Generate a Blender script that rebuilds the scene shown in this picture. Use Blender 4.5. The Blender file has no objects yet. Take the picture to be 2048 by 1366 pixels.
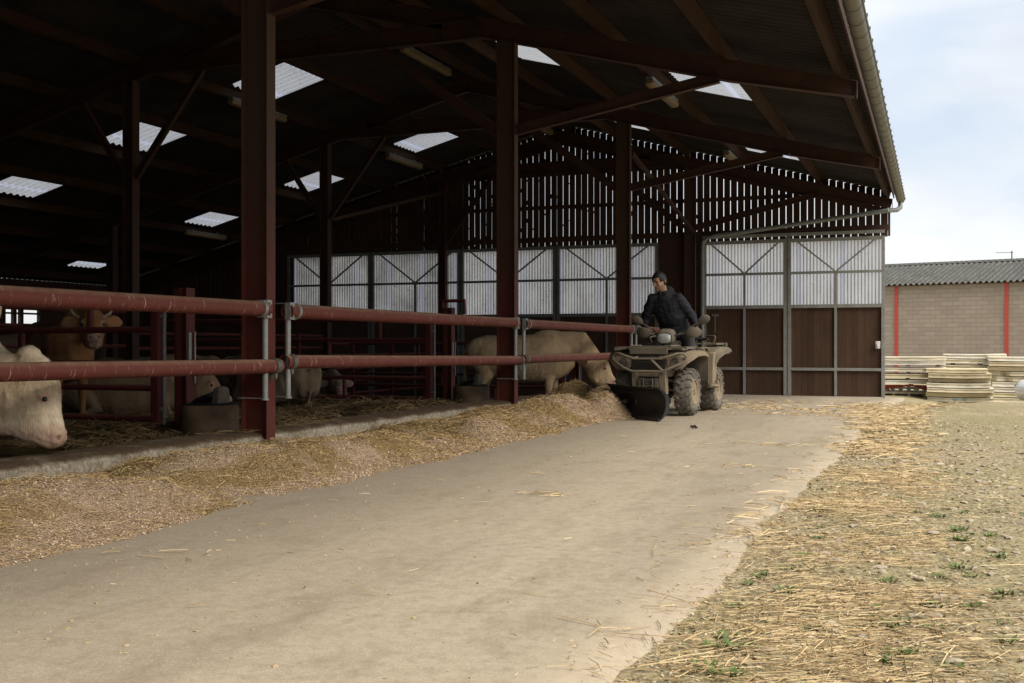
import bpy, bmesh, math, random
import numpy as np
from mathutils import Vector, Matrix, noise as mnoise
R = math.radians
rnd = random.Random(7)
SC = bpy.context.scene
COL = SC.collection

# ------------------------------------------------------------------ camera, sky, sun, exposure
YAW = R(21.4)
CY, SY = math.cos(YAW), math.sin(YAW)
cam_d = bpy.data.cameras.new('camera'); cam = bpy.data.objects.new('camera', cam_d); COL.objects.link(cam)
cam_d.sensor_width = 36; cam_d.lens = 38.85; cam_d.shift_y = .0034; cam_d.clip_end = 2000; cam_d.clip_start = .05
cam.location = (0, 0, .92); cam.rotation_euler = (R(90), 0, YAW)
SC.camera = cam
SUN_EL, SUN_AZ = 47, 112          # azimuth clockwise from +Y (the barn axis)
sd = bpy.data.lights.new('sun', 'SUN'); sd.energy = 3.3; sd.angle = R(48); sd.color = (1, .925, .795)
sun = bpy.data.objects.new('sun', sd); COL.objects.link(sun)
sun.rotation_euler = (R(90 - SUN_EL), 0, R(180 - SUN_AZ))
W = bpy.data.worlds.new('World'); SC.world = W; W.use_nodes = True
wn = W.node_tree; wn.nodes.clear()
def wnode(t, **k):
    n = wn.nodes.new(t)
    for a, b in k.items(): setattr(n, a, b)
    return n
sky = wnode('ShaderNodeTexSky', sky_type='NISHITA', sun_disc=False, sun_elevation=R(SUN_EL), sun_rotation=R(SUN_AZ))
sky.air_density = 1.0; sky.dust_density = 2.0
tc = wnode('ShaderNodeTexCoord'); mp = wnode('ShaderNodeMapping')
mp.inputs['Scale'].default_value = (1.6, 1.6, 4.2); mp.inputs['Location'].default_value = (.35, 2.1, .3)
wn.links.new(tc.outputs['Generated'], mp.inputs['Vector'])
nz = wnode('ShaderNodeTexNoise'); nz.inputs['Scale'].default_value = 1.5; nz.inputs['Detail'].default_value = 6; nz.inputs['Roughness'].default_value = .5
wn.links.new(mp.outputs[0], nz.inputs['Vector'])
rp = wnode('ShaderNodeValToRGB'); rp.color_ramp.elements[0].position = .34; rp.color_ramp.elements[0].color = (.72, .72, .72, 1)
rp.color_ramp.elements[1].position = .6; rp.color_ramp.elements[1].color = (1, 1, 1, 1)
wn.links.new(nz.outputs['Fac'], rp.inputs[0])
nz2 = wnode('ShaderNodeTexNoise'); nz2.inputs['Scale'].default_value = 2.6; nz2.inputs['Detail'].default_value = 5
wn.links.new(mp.outputs[0], nz2.inputs['Vector'])
rp2 = wnode('ShaderNodeValToRGB'); rp2.color_ramp.elements[0].position = .33; rp2.color_ramp.elements[0].color = (5.2, 5.8, 6.6, 1)
rp2.color_ramp.elements[1].position = .62; rp2.color_ramp.elements[1].color = (7.3, 7.3, 7.3, 1)
wn.links.new(nz2.outputs['Fac'], rp2.inputs[0])
mx = wnode('ShaderNodeMix', data_type='RGBA')
wn.links.new(rp.outputs[0], mx.inputs['Factor']); wn.links.new(sky.outputs[0], mx.inputs['A']); wn.links.new(rp2.outputs[0], mx.inputs['B'])
bg = wnode('ShaderNodeBackground'); bg.inputs['Strength'].default_value = .1
wn.links.new(mx.outputs['Result'], bg.inputs['Color'])
wo = wnode('ShaderNodeOutputWorld'); wn.links.new(bg.outputs[0], wo.inputs['Surface'])
vs = SC.view_settings; vs.view_transform = 'Standard'; vs.look = 'None'; vs.exposure = .6; vs.gamma = 1; vs.use_curve_mapping = False

# ------------------------------------------------------------------ helpers
def cw(X, d, z=0.0):
    """a point X metres right of and d metres in front of the camera -> world"""
    return Vector((X*CY - d*SY, X*SY + d*CY, z))
def sstep(a, b, x):
    t = np.clip((np.asarray(x, float) - a)/(b - a), 0, 1); return t*t*(3 - 2*t)
def G(x, y):
    """height of the ground"""
    x = np.asarray(x, float); y = np.asarray(y, float)
    s1 = -.027*12*np.clip((y - 15.5)/12, 0, 1)**1.15
    right = sstep(-1.1, .9, x)
    s2 = -.55*sstep(18.8, 25.5, y)
    pen = -.30*sstep(13.5, 17.5, y)*sstep(-6.1, -6.6, x)
    far = -.5*sstep(28, 45, y)
    return s1*(1 - right) + s2*right + pen + far*(1 - right)*.6
def g1(x, y): return float(G(x, y))

class MB:
    def __init__(s): s.v = []; s.f = []; s.mi = []
    def add(s, vs, fs, mi=0):
        o = len(s.v); s.v.extend([tuple(v) for v in vs]); s.f.extend([tuple(i + o for i in f) for f in fs]); s.mi.extend([mi]*len(fs)); return s
    def box(s, c, d, M=None, mi=0):
        hx, hy, hz = d[0]/2, d[1]/2, d[2]/2
        vs = [Vector((x, y, z)) for z in (-hz, hz) for y in (-hy, hy) for x in (-hx, hx)]
        if M is not None: vs = [M @ v for v in vs]
        c = Vector(c)
        return s.add([v + c for v in vs], [(0, 2, 3, 1), (4, 5, 7, 6), (0, 1, 5, 4), (2, 6, 7, 3), (0, 4, 6, 2), (1, 3, 7, 5)], mi)
    def beam(s, p0, p1, w, h, up=(0, 0, 1), mi=0, w1=None, h1=None):
        p0 = Vector(p0); p1 = Vector(p1); d = (p1 - p0).normalized(); up = Vector(up)
        sd_ = d.cross(up).normalized(); u = sd_.cross(d).normalized()
        w1 = w if w1 is None else w1; h1 = h if h1 is None else h1
        vs = []
        for p, a, b in ((p0, w, h), (p1, w1, h1)):
            for i, j in ((-1, -1), (1, -1), (1, 1), (-1, 1)): vs.append(p + sd_*(i*a/2) + u*(j*b/2))
        return s.add(vs, [(0, 1, 2, 3), (7, 6, 5, 4), (0, 4, 5, 1), (1, 5, 6, 2), (2, 6, 7, 3), (3, 7, 4, 0)], mi)
    def ibeam(s, p0, p1, depth, width, up=(0, 0, 1), tf=.011, tw=.008, mi=0, depth1=None):
        p0 = Vector(p0); p1 = Vector(p1); d = (p1 - p0).normalized(); up = Vector(up)
        sd_ = d.cross(up).normalized(); u = sd_.cross(d).normalized()
        e1 = depth if depth1 is None else depth1
        s.beam(p0, p1, tw, depth - 2*tf, up, mi, None, e1 - 2*tf)
        for k in (-1, 1):
            s.beam(p0 + u*(k*(depth - tf)/2), p1 + u*(k*(e1 - tf)/2), width, tf, up, mi)
        return s
    def ring(s, c, ax, up, ra, rb, n, pw=1.0):
        ax = Vector(ax).normalized(); up = Vector(up); sd_ = ax.cross(up).normalized(); u = sd_.cross(ax).normalized(); c = Vector(c)
        out = []
        for i in range(n):
            t = 2*math.pi*i/n; ct, st = math.cos(t), math.sin(t)
            if pw != 1: ct = math.copysign(abs(ct)**pw, ct); st = math.copysign(abs(st)**pw, st)
            out.append(c + sd_*(ct*ra) + u*(st*rb))
        return out
    def rings(s, rs, caps=True, mi=0, closed=False):
        n = len(rs[0]); vs = [v for r in rs for v in r]; fs = []
        m = len(rs)
        for i in range(m if closed else m - 1):
            j = (i + 1) % m
            for k in range(n):
                l = (k + 1) % n; fs.append((i*n + k, i*n + l, j*n + l, j*n + k))
        if caps and not closed: fs.append(tuple(range(n))[::-1]); fs.append(tuple(range((m - 1)*n, m*n)))
        return s.add(vs, fs, mi)
    def loft(s, st, up=(0, 0, 1), n=14, pw=1.0, mi=0, caps=True):
        """st: (centre, side radius, up radius)"""
        P = [Vector(a[0]) for a in st]; rs = []
        for i, a in enumerate(st):
            t = (P[min(i + 1, len(P) - 1)] - P[max(i - 1, 0)])
            if t.length < 1e-6: t = Vector((1, 0, 0))
            rs.append(s.ring(P[i], t, up, a[1], a[2], n, pw))
        return s.rings(rs, caps, mi)
    def tube(s, pts, r, n=10, mi=0, closed=False, caps=True):
        P = [Vector(p) for p in pts]; m = len(P)
        rr = r if isinstance(r, (list, tuple)) else [r]*m
        t0 = (P[1] - P[0]).normalized(); up = Vector((0, 0, 1)) if abs(t0.z) < .9 else Vector((1, 0, 0))
        u = (up - t0*up.dot(t0)).normalized(); rs = []
        for i in range(m):
            if closed: t = (P[(i + 1) % m] - P[i - 1])
            else: t = (P[min(i + 1, m - 1)] - P[max(i - 1, 0)])
            t.normalize(); u = (u - t*u.dot(t)); u = u.normalized() if u.length > 1e-5 else up
            b = t.cross(u)
            rs.append([P[i] + (u*math.cos(2*math.pi*k/n) + b*math.sin(2*math.pi*k/n))*rr[i] for k in range(n)])
        return s.rings(rs, caps, mi, closed)
    def lathe(s, prof, c=(0, 0, 0), ax=(0, 0, 1), n=24, mi=0, closed=False):
        ax = Vector(ax).normalized(); u = ax.orthogonal().normalized(); b = ax.cross(u); c = Vector(c)
        rs = [[c + ax*h + (u*math.cos(2*math.pi*k/n) + b*math.sin(2*math.pi*k/n))*max(r, 1e-4) for k in range(n)] for r, h in prof]
        return s.rings(rs, not closed, mi, closed)
    def prism(s, poly, fn, t0, t1, mi=0):
        n = len(poly); vs = [fn(p[0], p[1], t0) for p in poly] + [fn(p[0], p[1], t1) for p in poly]
        fs = [tuple(range(n))[::-1], tuple(range(n, 2*n))] + [(i, (i + 1) % n, n + (i + 1) % n, n + i) for i in range(n)]
        return s.add(vs, fs, mi)
    def ball(s, c, r, n=10, m=7, mi=0):
        if not isinstance(r, (tuple, list)): r = (r, r, r)
        c = Vector(c); rs = []
        for i in range(m + 1):
            a = math.pi*(i/m) ; a = min(max(a, .04), math.pi - .04)
            rs.append([c + Vector((r[0]*math.sin(a)*math.cos(2*math.pi*k/n), r[1]*math.sin(a)*math.sin(2*math.pi*k/n), -r[2]*math.cos(a))) for k in range(n)])
        return s.rings(rs, True, mi)
    def mesh(s, name):
        me = bpy.data.meshes.new(name); me.from_pydata(s.v, [], s.f); me.update(); return me
    def build(s, name, mats, parent=None, o=(0, 0, 0), smooth=35, bevel=0, fix=True):
        if o != (0, 0, 0) and tuple(o) != (0, 0, 0):
            ox, oy, oz = o; s.v = [(a - ox, b - oy, c - oz) for a, b, c in s.v]
        me = s.mesh(name)
        if fix:
            bm = bmesh.new(); bm.from_mesh(me); bmesh.ops.recalc_face_normals(bm, faces=bm.faces[:]); bm.to_mesh(me); bm.free()
        return link(name, me, mats, parent, smooth, bevel, s.mi)
def link(name, me, mats, parent=None, smooth=35, bevel=0, mi=None):
    if not isinstance(mats, (list, tuple)): mats = [mats]
    for m in mats: me.materials.append(m)
    if mi is not None and len(mats) > 1: me.polygons.foreach_set('material_index', mi)
    if smooth:
        me.shade_smooth()
        if smooth < 180: me.set_sharp_from_angle(angle=R(smooth))
    ob = bpy.data.objects.new(name, me); COL.objects.link(ob)
    if parent is not None: ob.parent = parent
    if bevel:
        b = ob.modifiers.new('bevel', 'BEVEL'); b.width = bevel; b.segments = 2; b.limit_method = 'ANGLE'; b.angle_limit = R(40)
    return ob
def tag(o, label=None, cat=None, group=None, kind=None):
    if label: o['label'] = label
    if cat: o['category'] = cat
    if group: o['group'] = group
    if kind: o['kind'] = kind
    return o
def thing(name, label, cat, loc=(0, 0, 0), rz=0, group=None):
    o = bpy.data.objects.new(name, None); COL.objects.link(o); o.location = loc; o.rotation_euler = (0, 0, rz); o.empty_display_size = .2
    return tag(o, label, cat, group)
def copy_tree(o, parent=None):
    c = o.copy(); COL.objects.link(c)
    if parent is not None: c.parent = parent
    for ch in list(o.children): copy_tree(ch, c)
    return c
def fuse(mb, voxel, it=4, fac=.5):
    """union of overlapping closed shapes as one continuous surface"""
    me = mb.mesh('tmp'); bm = bmesh.new(); bm.from_mesh(me); bmesh.ops.recalc_face_normals(bm, faces=bm.faces[:]); bm.to_mesh(me); bm.free()
    o = bpy.data.objects.new('tmp', me); COL.objects.link(o)
    m = o.modifiers.new('r', 'REMESH'); m.mode = 'VOXEL'; m.voxel_size = voxel
    m = o.modifiers.new('s', 'SMOOTH'); m.iterations = it; m.factor = fac
    dg = bpy.context.evaluated_depsgraph_get(); dg.update()
    out = bpy.data.meshes.new_from_object(o.evaluated_get(dg))
    bpy.data.objects.remove(o); bpy.data.meshes.remove(me)
    out.materials.clear()
    return out
def vcol(me, cols, name='pigment_shade'):
    a = me.color_attributes.new(name, 'FLOAT_COLOR', 'POINT')
    c = np.ones((len(me.vertices), 4), np.float32); c[:, :3] = cols
    a.data.foreach_set('color', c.ravel())
def verts_np(me):
    a = np.empty(len(me.vertices)*3, np.float32); me.vertices.foreach_get('co', a); return a.reshape(-1, 3)

# ------------------------------------------------------------------ materials
class NT:
    def __init__(s, name):
        s.m = bpy.data.materials.new(name); s.m.use_nodes = True; s.t = s.m.node_tree; s.t.nodes.clear()
        s.out = s.t.nodes.new('ShaderNodeOutputMaterial')
    def n(s, t, ins=None, **k):
        nd = s.t.nodes.new(t)
        for a, b in k.items(): setattr(nd, a, b)
        for a, b in (ins or {}).items(): s.set(nd.inputs[a], b)
        return nd
    def set(s, sock, v):
        if isinstance(v, bpy.types.NodeSocket): s.t.links.new(v, sock)
        elif hasattr(sock.default_value, '__len__') and isinstance(v, (int, float)): sock.default_value = (v, v, v, 1)[:len(sock.default_value)]
        elif isinstance(v, tuple) and len(v) == 3 and len(sock.default_value) == 4: sock.default_value = (*v, 1)
        else: sock.default_value = v
    def obj(s, scale=(1, 1, 1), rot=(0, 0, 0), space='Object'):
        c = s.n('ShaderNodeTexCoord'); m = s.n('ShaderNodeMapping', {'Scale': scale, 'Rotation': rot}); s.t.links.new(c.outputs[space], m.inputs['Vector']); return m.outputs[0]
    def pos(s, scale=(1, 1, 1)):
        c = s.n('ShaderNodeNewGeometry'); m = s.n('ShaderNodeMapping', {'Scale': scale}); s.t.links.new(c.outputs['Position'], m.inputs['Vector']); return m.outputs[0]
    def noise(s, vec, scale, detail=4, rough=.55, dist=0):
        return s.n('ShaderNodeTexNoise', {'Vector': vec, 'Scale': scale, 'Detail': detail, 'Roughness': rough, 'Distortion': dist}).outputs['Fac']
    def vor(s, vec, scale, out='Distance', **k):
        return s.n('ShaderNodeTexVoronoi', {'Vector': vec, 'Scale': scale}, **k).outputs[out]
    def ramp(s, fac, stops, interp='LINEAR'):
        r = s.n('ShaderNodeValToRGB', {'Fac': fac}); cr = r.color_ramp; cr.interpolation = interp
        while len(cr.elements) < len(stops): cr.elements.new(.5)
        for e, (p, c) in zip(cr.elements, stops):
            e.position = p; e.color = (c, c, c, 1) if isinstance(c, (int, float)) else (*c, 1)
        return r.outputs[0]
    def mix(s, f, a, b, blend='MIX'):
        m = s.n('ShaderNodeMix', data_type='RGBA', blend_type=blend); s.set(m.inputs['Factor'], f); s.set(m.inputs[6], a); s.set(m.inputs[7], b); return m.outputs[2]
    def math(s, op, a, b=0.0):
        m = s.n('ShaderNodeMath', operation=op); s.set(m.inputs[0], a); s.set(m.inputs[1], b); return m.outputs[0]
    def sep(s, v, k):
        x = s.n('ShaderNodeSeparateXYZ', {0: v}); return x.outputs[k]
    def bump(s, h, strength=.4, dist=.01):
        return s.n('ShaderNodeBump', {'Height': h, 'Strength': strength, 'Distance': dist}).outputs[0]
    def upness(s):
        g = s.n('ShaderNodeNewGeometry'); return s.sep(g.outputs['Normal'], 2)
    def island(s): return s.n('ShaderNodeNewGeometry').outputs['Random Per Island']
    def orand(s): return s.n('ShaderNodeObjectInfo').outputs['Random']
    def attr(s, name): return s.n('ShaderNodeAttribute', attribute_name=name).outputs['Color']
    def pbr(s, col, rough=.7, metal=0.0, bump=None, spec=.4, sub=0):
        b = s.n('ShaderNodeBsdfPrincipled', {'Base Color': col, 'Roughness': rough, 'Metallic': metal, 'Specular IOR Level': spec})
        if bump is not None: s.t.links.new(bump, b.inputs['Normal'])
        s.t.links.new(b.outputs[0], s.out.inputs['Surface']); return s.m

def x0_(t): return t.sep(t.pos(), 0)
def m_concrete():
    t = NT('concrete'); p = t.pos(); ps = t.pos((1.0, .22, 1)); pz = t.pos((.5, .09, 1))
    a = t.noise(ps, 1.3, 6, .6, .4); b = t.noise(p, 16, 6, .7); c = t.noise(pz, 1.0, 4, .55, .6); d = t.noise(p, 110, 3, .6)
    col = t.ramp(c, [(.3, (.205, .17, .128)), (.5, (.335, .285, .216)), (.7, (.46, .392, .30))])
    col = t.mix(t.ramp(a, [(.35, 0), (.7, .55)]), col, (.47, .395, .29))
    col = t.mix(t.ramp(b, [(.42, .0), (.7, .55)]), col, (.22, .17, .115))
    # dark band along the kerb side, fading towards the outer edge
    x = t.sep(t.pos(), 0); xn = t.math('ADD', x, t.math('MULTIPLY', t.math('SUBTRACT', t.noise(ps, .8, 4), .5), 1.6))
    band = t.ramp(t.n('ShaderNodeMapRange', {0: xn, 1: -5.5, 2: -1.0}).outputs[0], [(.0, .75), (.5, .6), (.72, .12), (1, 0)])
    col = t.mix(band, col, (.235, .192, .145))
    col = t.mix(t.ramp(d, [(.5, 0), (.68, .5)]), col, (.56, .485, .37)); col = t.mix(t.ramp(t.noise(t.pos((1, .45, 1)), 4.2, 6, .7, .5), [(.5, 0), (.7, .5)]), col, (.20, .155, .105))
    col = t.mix(t.ramp(t.noise(p, 260, 2, .6), [(.35, .45), (.55, 0)]), col, (.19, .15, .10))
    xe = t.math('ADD', x0_(t), t.math('MULTIPLY', t.math('SUBTRACT', t.noise(p, 2.4, 5, .65), .5), .5)); col = t.mix(t.ramp(t.n('ShaderNodeMapRange', {0: xe, 1: -1.15, 2: -.85}).outputs[0], [(0, 0), (.6, .5), (1, .35)]), col, (.45, .375, .27))
    col = t.mix(t.ramp(t.vor(p, 21), [(.03, .8), (.07, 0)]), col, (.55, .46, .32))
    bh = t.math('ADD', t.math('MULTIPLY', b, .6), t.math('MULTIPLY', d, .5))
    return t.pbr(col, .85, bump=t.bump(bh, .35, .006))
def m_ground():
    t = NT('stony_soil'); p = t.pos()
    a = t.noise(p, .55, 5, .6, .5); b = t.noise(p, 5.5, 6, .65); c = t.noise(p, 45, 5, .7); v = t.vor(p, 30); v2 = t.vor(p, 9, 'Color')
    col = t.ramp(b, [(.3, (.22, .175, .11)), (.5, (.33, .27, .165)), (.7, (.43, .355, .23))])
    moss = t.ramp(a, [(.42, 0), (.62, .75)])
    col = t.mix(moss, col, t.ramp(c, [(.3, (.18, .165, .075)), (.7, (.315, .285, .145))]))
    col = t.mix(t.ramp(v, [(.1, .65), (.38, 0)]), col, (.42, .35, .25))
    col = t.mix(t.ramp(c, [(.5, 0), (.75, .5)]), col, (.44, .36, .22))
    h = t.math('ADD', t.math('MULTIPLY', c, .6), t.math('MULTIPLY', t.math('SUBTRACT', 1.0, v), .7))
    return t.pbr(col, .95, bump=t.bump(h, .9, .02), spec=.2)
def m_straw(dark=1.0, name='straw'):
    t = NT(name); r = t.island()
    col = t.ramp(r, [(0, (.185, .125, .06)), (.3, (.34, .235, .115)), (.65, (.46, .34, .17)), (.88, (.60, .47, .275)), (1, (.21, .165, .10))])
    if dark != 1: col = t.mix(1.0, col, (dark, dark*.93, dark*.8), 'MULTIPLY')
    return t.pbr(col, .6, spec=.35)
def m_feed():
    t = NT('chopped_feed'); p = t.pos(); a = t.noise(t.pos((1, .8, 1)), 1.5, 4, .55, .6); b = t.noise(p, 70, 5, .75); v = t.vor(p, 95, 'Color')
    a = t.math('ADD', a, t.math('MULTIPLY', t.math('ADD', t.sep(p, 0), 4.50), -.10))
    meal = t.mix(t.sep(v, 0), (.46, .335, .225), (.68, .51, .355)); hay = t.mix(t.sep(v, 0), (.27, .18, .072), (.48, .34, .15))
    col = t.mix(t.ramp(a, [(.46, 0), (.57, .92)]), meal, hay); col = t.mix(t.ramp(b, [(.35, .35), (.6, 0)]), col, (.22, .15, .08))
    return t.pbr(col, .95, bump=t.bump(t.math('ADD', b, t.vor(p, 95)), 1.0, .02), spec=.15)
def m_chip():
    t = NT('feed_flake'); r = t.island(); a = t.noise(t.pos((1, .8, 1)), 1.5, 4, .55, .6)
    a = t.math('ADD', a, t.math('MULTIPLY', t.math('ADD', t.sep(t.pos(), 0), 4.50), -.10)); m1 = t.ramp(r, [(0, (.50, .36, .235)), (.5, (.57, .42, .28)), (1, (.64, .48, .33))]); m2 = t.ramp(r, [(0, (.31, .205, .085)), (.5, (.45, .315, .14)), (1, (.58, .43, .215))])
    return t.pbr(t.mix(t.ramp(a, [(.46, 0), (.57, .92)]), m1, m2), .85, spec=.2)
def m_chaff():
    t = NT('chaff_flake'); return t.pbr(t.ramp(t.island(), [(0, (.24, .18, .11)), (.3, (.36, .28, .17)), (.6, (.48, .39, .26)), (.85, (.60, .51, .36)), (1, (.27, .25, .12))]), .9, spec=.15)
def m_redsteel(name, base, dust=.6, rust=.35, scr=True, high=False):
    t = NT(name); p = t.obj(); w = t.pos(); n1 = t.noise(w, 3.2, 5, .6); n2 = t.noise(w, 38, 5, .7); up = t.upness()
    col = t.mix(t.ramp(n1, [(.35, 0), (.75, rust)]), base, (.10, .045, .022))
    col = t.mix(t.ramp(n2, [(.5, 0), (.8, .35)]), col, tuple(c*.45 for c in base))
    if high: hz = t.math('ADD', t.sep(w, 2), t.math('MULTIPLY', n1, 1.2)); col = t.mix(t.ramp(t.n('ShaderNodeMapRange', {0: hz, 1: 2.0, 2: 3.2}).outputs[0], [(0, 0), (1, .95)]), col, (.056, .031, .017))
    dm = t.math('MULTIPLY', t.ramp(up, [(.35, 0), (.85, dust)]), t.ramp(t.noise(w, 9, 4, .6), [(.3, .45), (.65, 1)]))
    col = t.mix(dm, col, (.27, .16, .10))
    if scr:
        sv = t.pos((2.2, 30, 2.2)); k = t.noise(sv, 2.4, 3, .65, .6); col = t.mix(t.ramp(k, [(.64, 0), (.67, .8)]), col, (.52, .36, .27))
    return t.pbr(col, t.ramp(n1, [(.3, .58), (.7, .8)]), bump=t.bump(n2, .15, .003), spec=.4)
def m_galv(name='galvanised_steel', c=(.31, .32, .31), dirt=(.22, .19, .14)):
    t = NT(name); w = t.pos(); v = t.vor(w, 45, 'Color'); n = t.noise(w, 6, 5, .6)
    col = t.mix(t.sep(v, 0), tuple(x*.82 for x in c), c); col = t.mix(t.ramp(n, [(.4, 0), (.72, .75)]), col, dirt)
    return t.pbr(col, .5, .35, bump=t.bump(n, .08, .003))
def m_wood(name, c0, c1, sc=(14, 14, 1.2), rough=.8, plank=0.0):
    t = NT(name); o = t.obj(sc); n = t.noise(o, 2.0, 6, .65, .8); w = t.obj(); b = t.noise(w, 1.3, 4, .6)
    col = t.mix(t.ramp(n, [(.3, 0), (.7, 1)]), c0, c1); col = t.mix(t.ramp(b, [(.4, 0), (.75, .5)]), col, tuple(x*.5 for x in c0))
    if plank:
        x = t.math('FRACT', t.math('DIVIDE', t.sep(t.obj(), 0), plank)); gap = t.ramp(x, [(0, 1), (.035, 0), (.965, 0), (1, 1)])
        idx = t.math('FLOOR', t.math('DIVIDE', t.sep(t.obj(), 0), plank)); wn_ = t.n('ShaderNodeTexWhiteNoise', {'W': idx}, noise_dimensions='1D').outputs[0]
        col = t.mix(t.math('MULTIPLY', wn_, .55), col, tuple(x*.45 for x in c0)); col = t.mix(gap, col, (.012, .008, .006))
        scr = t.noise(t.obj((22, 22, 1.6)), 1.5, 4, .6); col = t.mix(t.ramp(scr, [(.68, 0), (.74, .3)]), col, (.3, .22, .16))
    return t.pbr(col, rough, bump=t.bump(n, .25, .004), spec=.25)
def m_sheet(name, dirt, tint=(.80, .84, .93), pitch=None, axis=0):
    """milky corrugated plastic with dirt and painted rib shading in its grooves; lets daylight through"""
    t = NT(name); w = t.obj(); n = t.noise(w, 1.1, 5, .6); f = t.noise(w, 24, 5, .75); v = t.vor(w, 13)
    d = t.math('MULTIPLY', t.ramp(n, [(.3, .35), (.7, 1.0)]), dirt)
    col = t.mix(d, tint, (.20, .20, .21))
    col = t.mix(t.math('MULTIPLY', t.ramp(f, [(.56, 0), (.68, 1)]), min(1, .25 + dirt)), col, (.05, .045, .04))
    if pitch:
        x = t.math('FRACT', t.math('DIVIDE', t.sep(w, axis), pitch)); groove = t.ramp(x, [(0, 1), (.14, .55), (.32, .08), (.68, .08), (.86, .55), (1, 1)])
        col = t.mix(t.math('MULTIPLY', groove, t.ramp(t.noise(t.obj((1, 1, .35)), 3.5, 4), [(.3, .6), (.6, 1)])), col, (.045, .045, .045) if dirt > .3 else (.16, .16, .17))
        lap = t.math('FRACT', t.math('DIVIDE', t.sep(w, 0), .98)); col = t.mix(t.ramp(lap, [(.88, 0), (.9, .45), (.985, .45), (1, 0)]), col, (.42, .46, .66))
    tr = t.n('ShaderNodeBsdfTranslucent', {'Color': col}); df = t.n('ShaderNodeBsdfDiffuse', {'Color': col})
    mxs = t.n('ShaderNodeMixShader', {0: .12}); t.t.links.new(tr.outputs[0], mxs.inputs[1]); t.t.links.new(df.outputs[0], mxs.inputs[2]); t.t.links.new(mxs.outputs[0], t.out.inputs['Surface'])
    return t.m
def m_plain(name, c, rough=.7, metal=0, var=.25, sc=12, spec=.4, bump=.12):
    t = NT(name); n = t.noise(t.obj(), sc, 5, .6); col = t.mix(t.ramp(n, [(.3, 0), (.7, 1)]), tuple(x*(1 - var) for x in c), c)
    return t.pbr(col, rough, metal, bump=t.bump(n, bump, .004), spec=spec)
def m_dusty(name, base, dust=(.215, .175, .125), lo=.25, hi=.92, rough=.8):
    t = NT(name); w = t.obj(); n = t.noise(w, 4.5, 6, .65, .4); f = t.noise(w, 42, 5, .7); up = t.upness()
    k = t.math('ADD', t.ramp(n, [(.3, lo), (.66, hi)]), t.ramp(up, [(.4, 0), (.9, .25)]))
    dc = t.mix(t.ramp(f, [(.35, 0), (.65, 1)]), tuple(x*.72 for x in dust), dust)
    return t.pbr(t.mix(t.math('MINIMUM', k, 1.0), base, dc), rough, bump=t.bump(f, .2, .003), spec=.25)
def m_hide(name, sc=70):
    t = NT(name); c = t.attr('pigment_shade'); o = t.obj((1, 1, .35)); n = t.noise(o, 60, 5, .7, .6); b = t.noise(t.obj(), 4.5, 5, .6); lay = t.noise(t.obj((1, 1, .3)), 14, 5, .65, 1.0)
    col = t.mix(t.ramp(n, [(.3, .24), (.65, 0)]), c, (.18, .11, .06)); col = t.mix(t.ramp(b, [(.47, 0), (.68, .55)]), col, (.34, .225, .12))
    col = t.mix(t.ramp(lay, [(.52, 0), (.72, .3)]), col, (.25, .17, .10))
    return t.pbr(col, .85, bump=t.bump(t.math('ADD', n, t.math('MULTIPLY', lay, 1.4)), .55, .012), spec=.2)
def m_blocks():
    t = NT('concrete_blockwork'); w = t.obj(rot=(R(90), 0, 0))
    b = t.n('ShaderNodeTexBrick', {'Vector': w, 'Color1': (.315, .262, .215, 1), 'Color2': (.375, .315, .255, 1), 'Mortar': (.255, .205, .16, 1), 'Scale': 1.0, 'Mortar Size': .012, 'Brick Width': .52, 'Row Height': .2, 'Mortar Smooth': .3})
    n = t.noise(t.obj(), 1.1, 5, .65); f = t.noise(t.obj(), 22, 4, .7)
    col = t.mix(t.ramp(n, [(.35, 0), (.7, .35)]), b.outputs['Color'], (.29, .235, .185)); col = t.mix(t.ramp(f, [(.62, 0), (.75, .3)]), col, (.5, .42, .33))
    bp = t.math('MULTIPLY', t.math('SUBTRACT', 1.0, b.outputs['Fac']), 1.0)
    return t.pbr(col, .9, bump=t.bump(t.math('ADD', bp, t.math('MULTIPLY', f, .3)), .6, .012), spec=.2)
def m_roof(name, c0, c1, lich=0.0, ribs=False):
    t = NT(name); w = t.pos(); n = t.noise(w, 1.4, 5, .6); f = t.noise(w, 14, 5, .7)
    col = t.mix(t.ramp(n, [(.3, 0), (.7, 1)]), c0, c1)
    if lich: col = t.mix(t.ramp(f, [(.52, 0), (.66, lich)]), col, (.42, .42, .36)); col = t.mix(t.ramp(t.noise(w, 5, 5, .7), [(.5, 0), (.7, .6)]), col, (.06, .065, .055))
    if ribs: x = t.math('FRACT', t.math('DIVIDE', t.sep(t.obj(), 0), .26)); col = t.mix(t.ramp(x, [(0, .75), (.3, 0), (.7, 0), (1, .75)]), col, (.03, .032, .03))  # dark furrows: valley dirt and rib shading put into the colour
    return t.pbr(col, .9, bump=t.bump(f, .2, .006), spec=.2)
def m_kerb():
    t = NT('kerb_concrete'); w = t.pos(); n = t.noise(w, 3, 6, .65, .3); f = t.noise(w, 26, 5, .75); up = t.upness()
    face = t.mix(t.ramp(f, [(.4, 0), (.6, 1)]), (.24, .19, .13), (.46, .41, .32)); top = t.mix(t.ramp(f, [(.35, 0), (.65, 1)]), (.055, .036, .022), (.125, .083, .05))
    k = t.math('ADD', t.ramp(up, [(.25, 0), (.85, 1)]), t.math('SUBTRACT', t.ramp(n, [(.35, 0), (.65, .8)]), .3))
    return t.pbr(t.mix(t.math('MAXIMUM', t.math('MINIMUM', k, 1.0), 0.0), face, top), .9, bump=t.bump(f, .5, .01), spec=.2)
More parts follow.
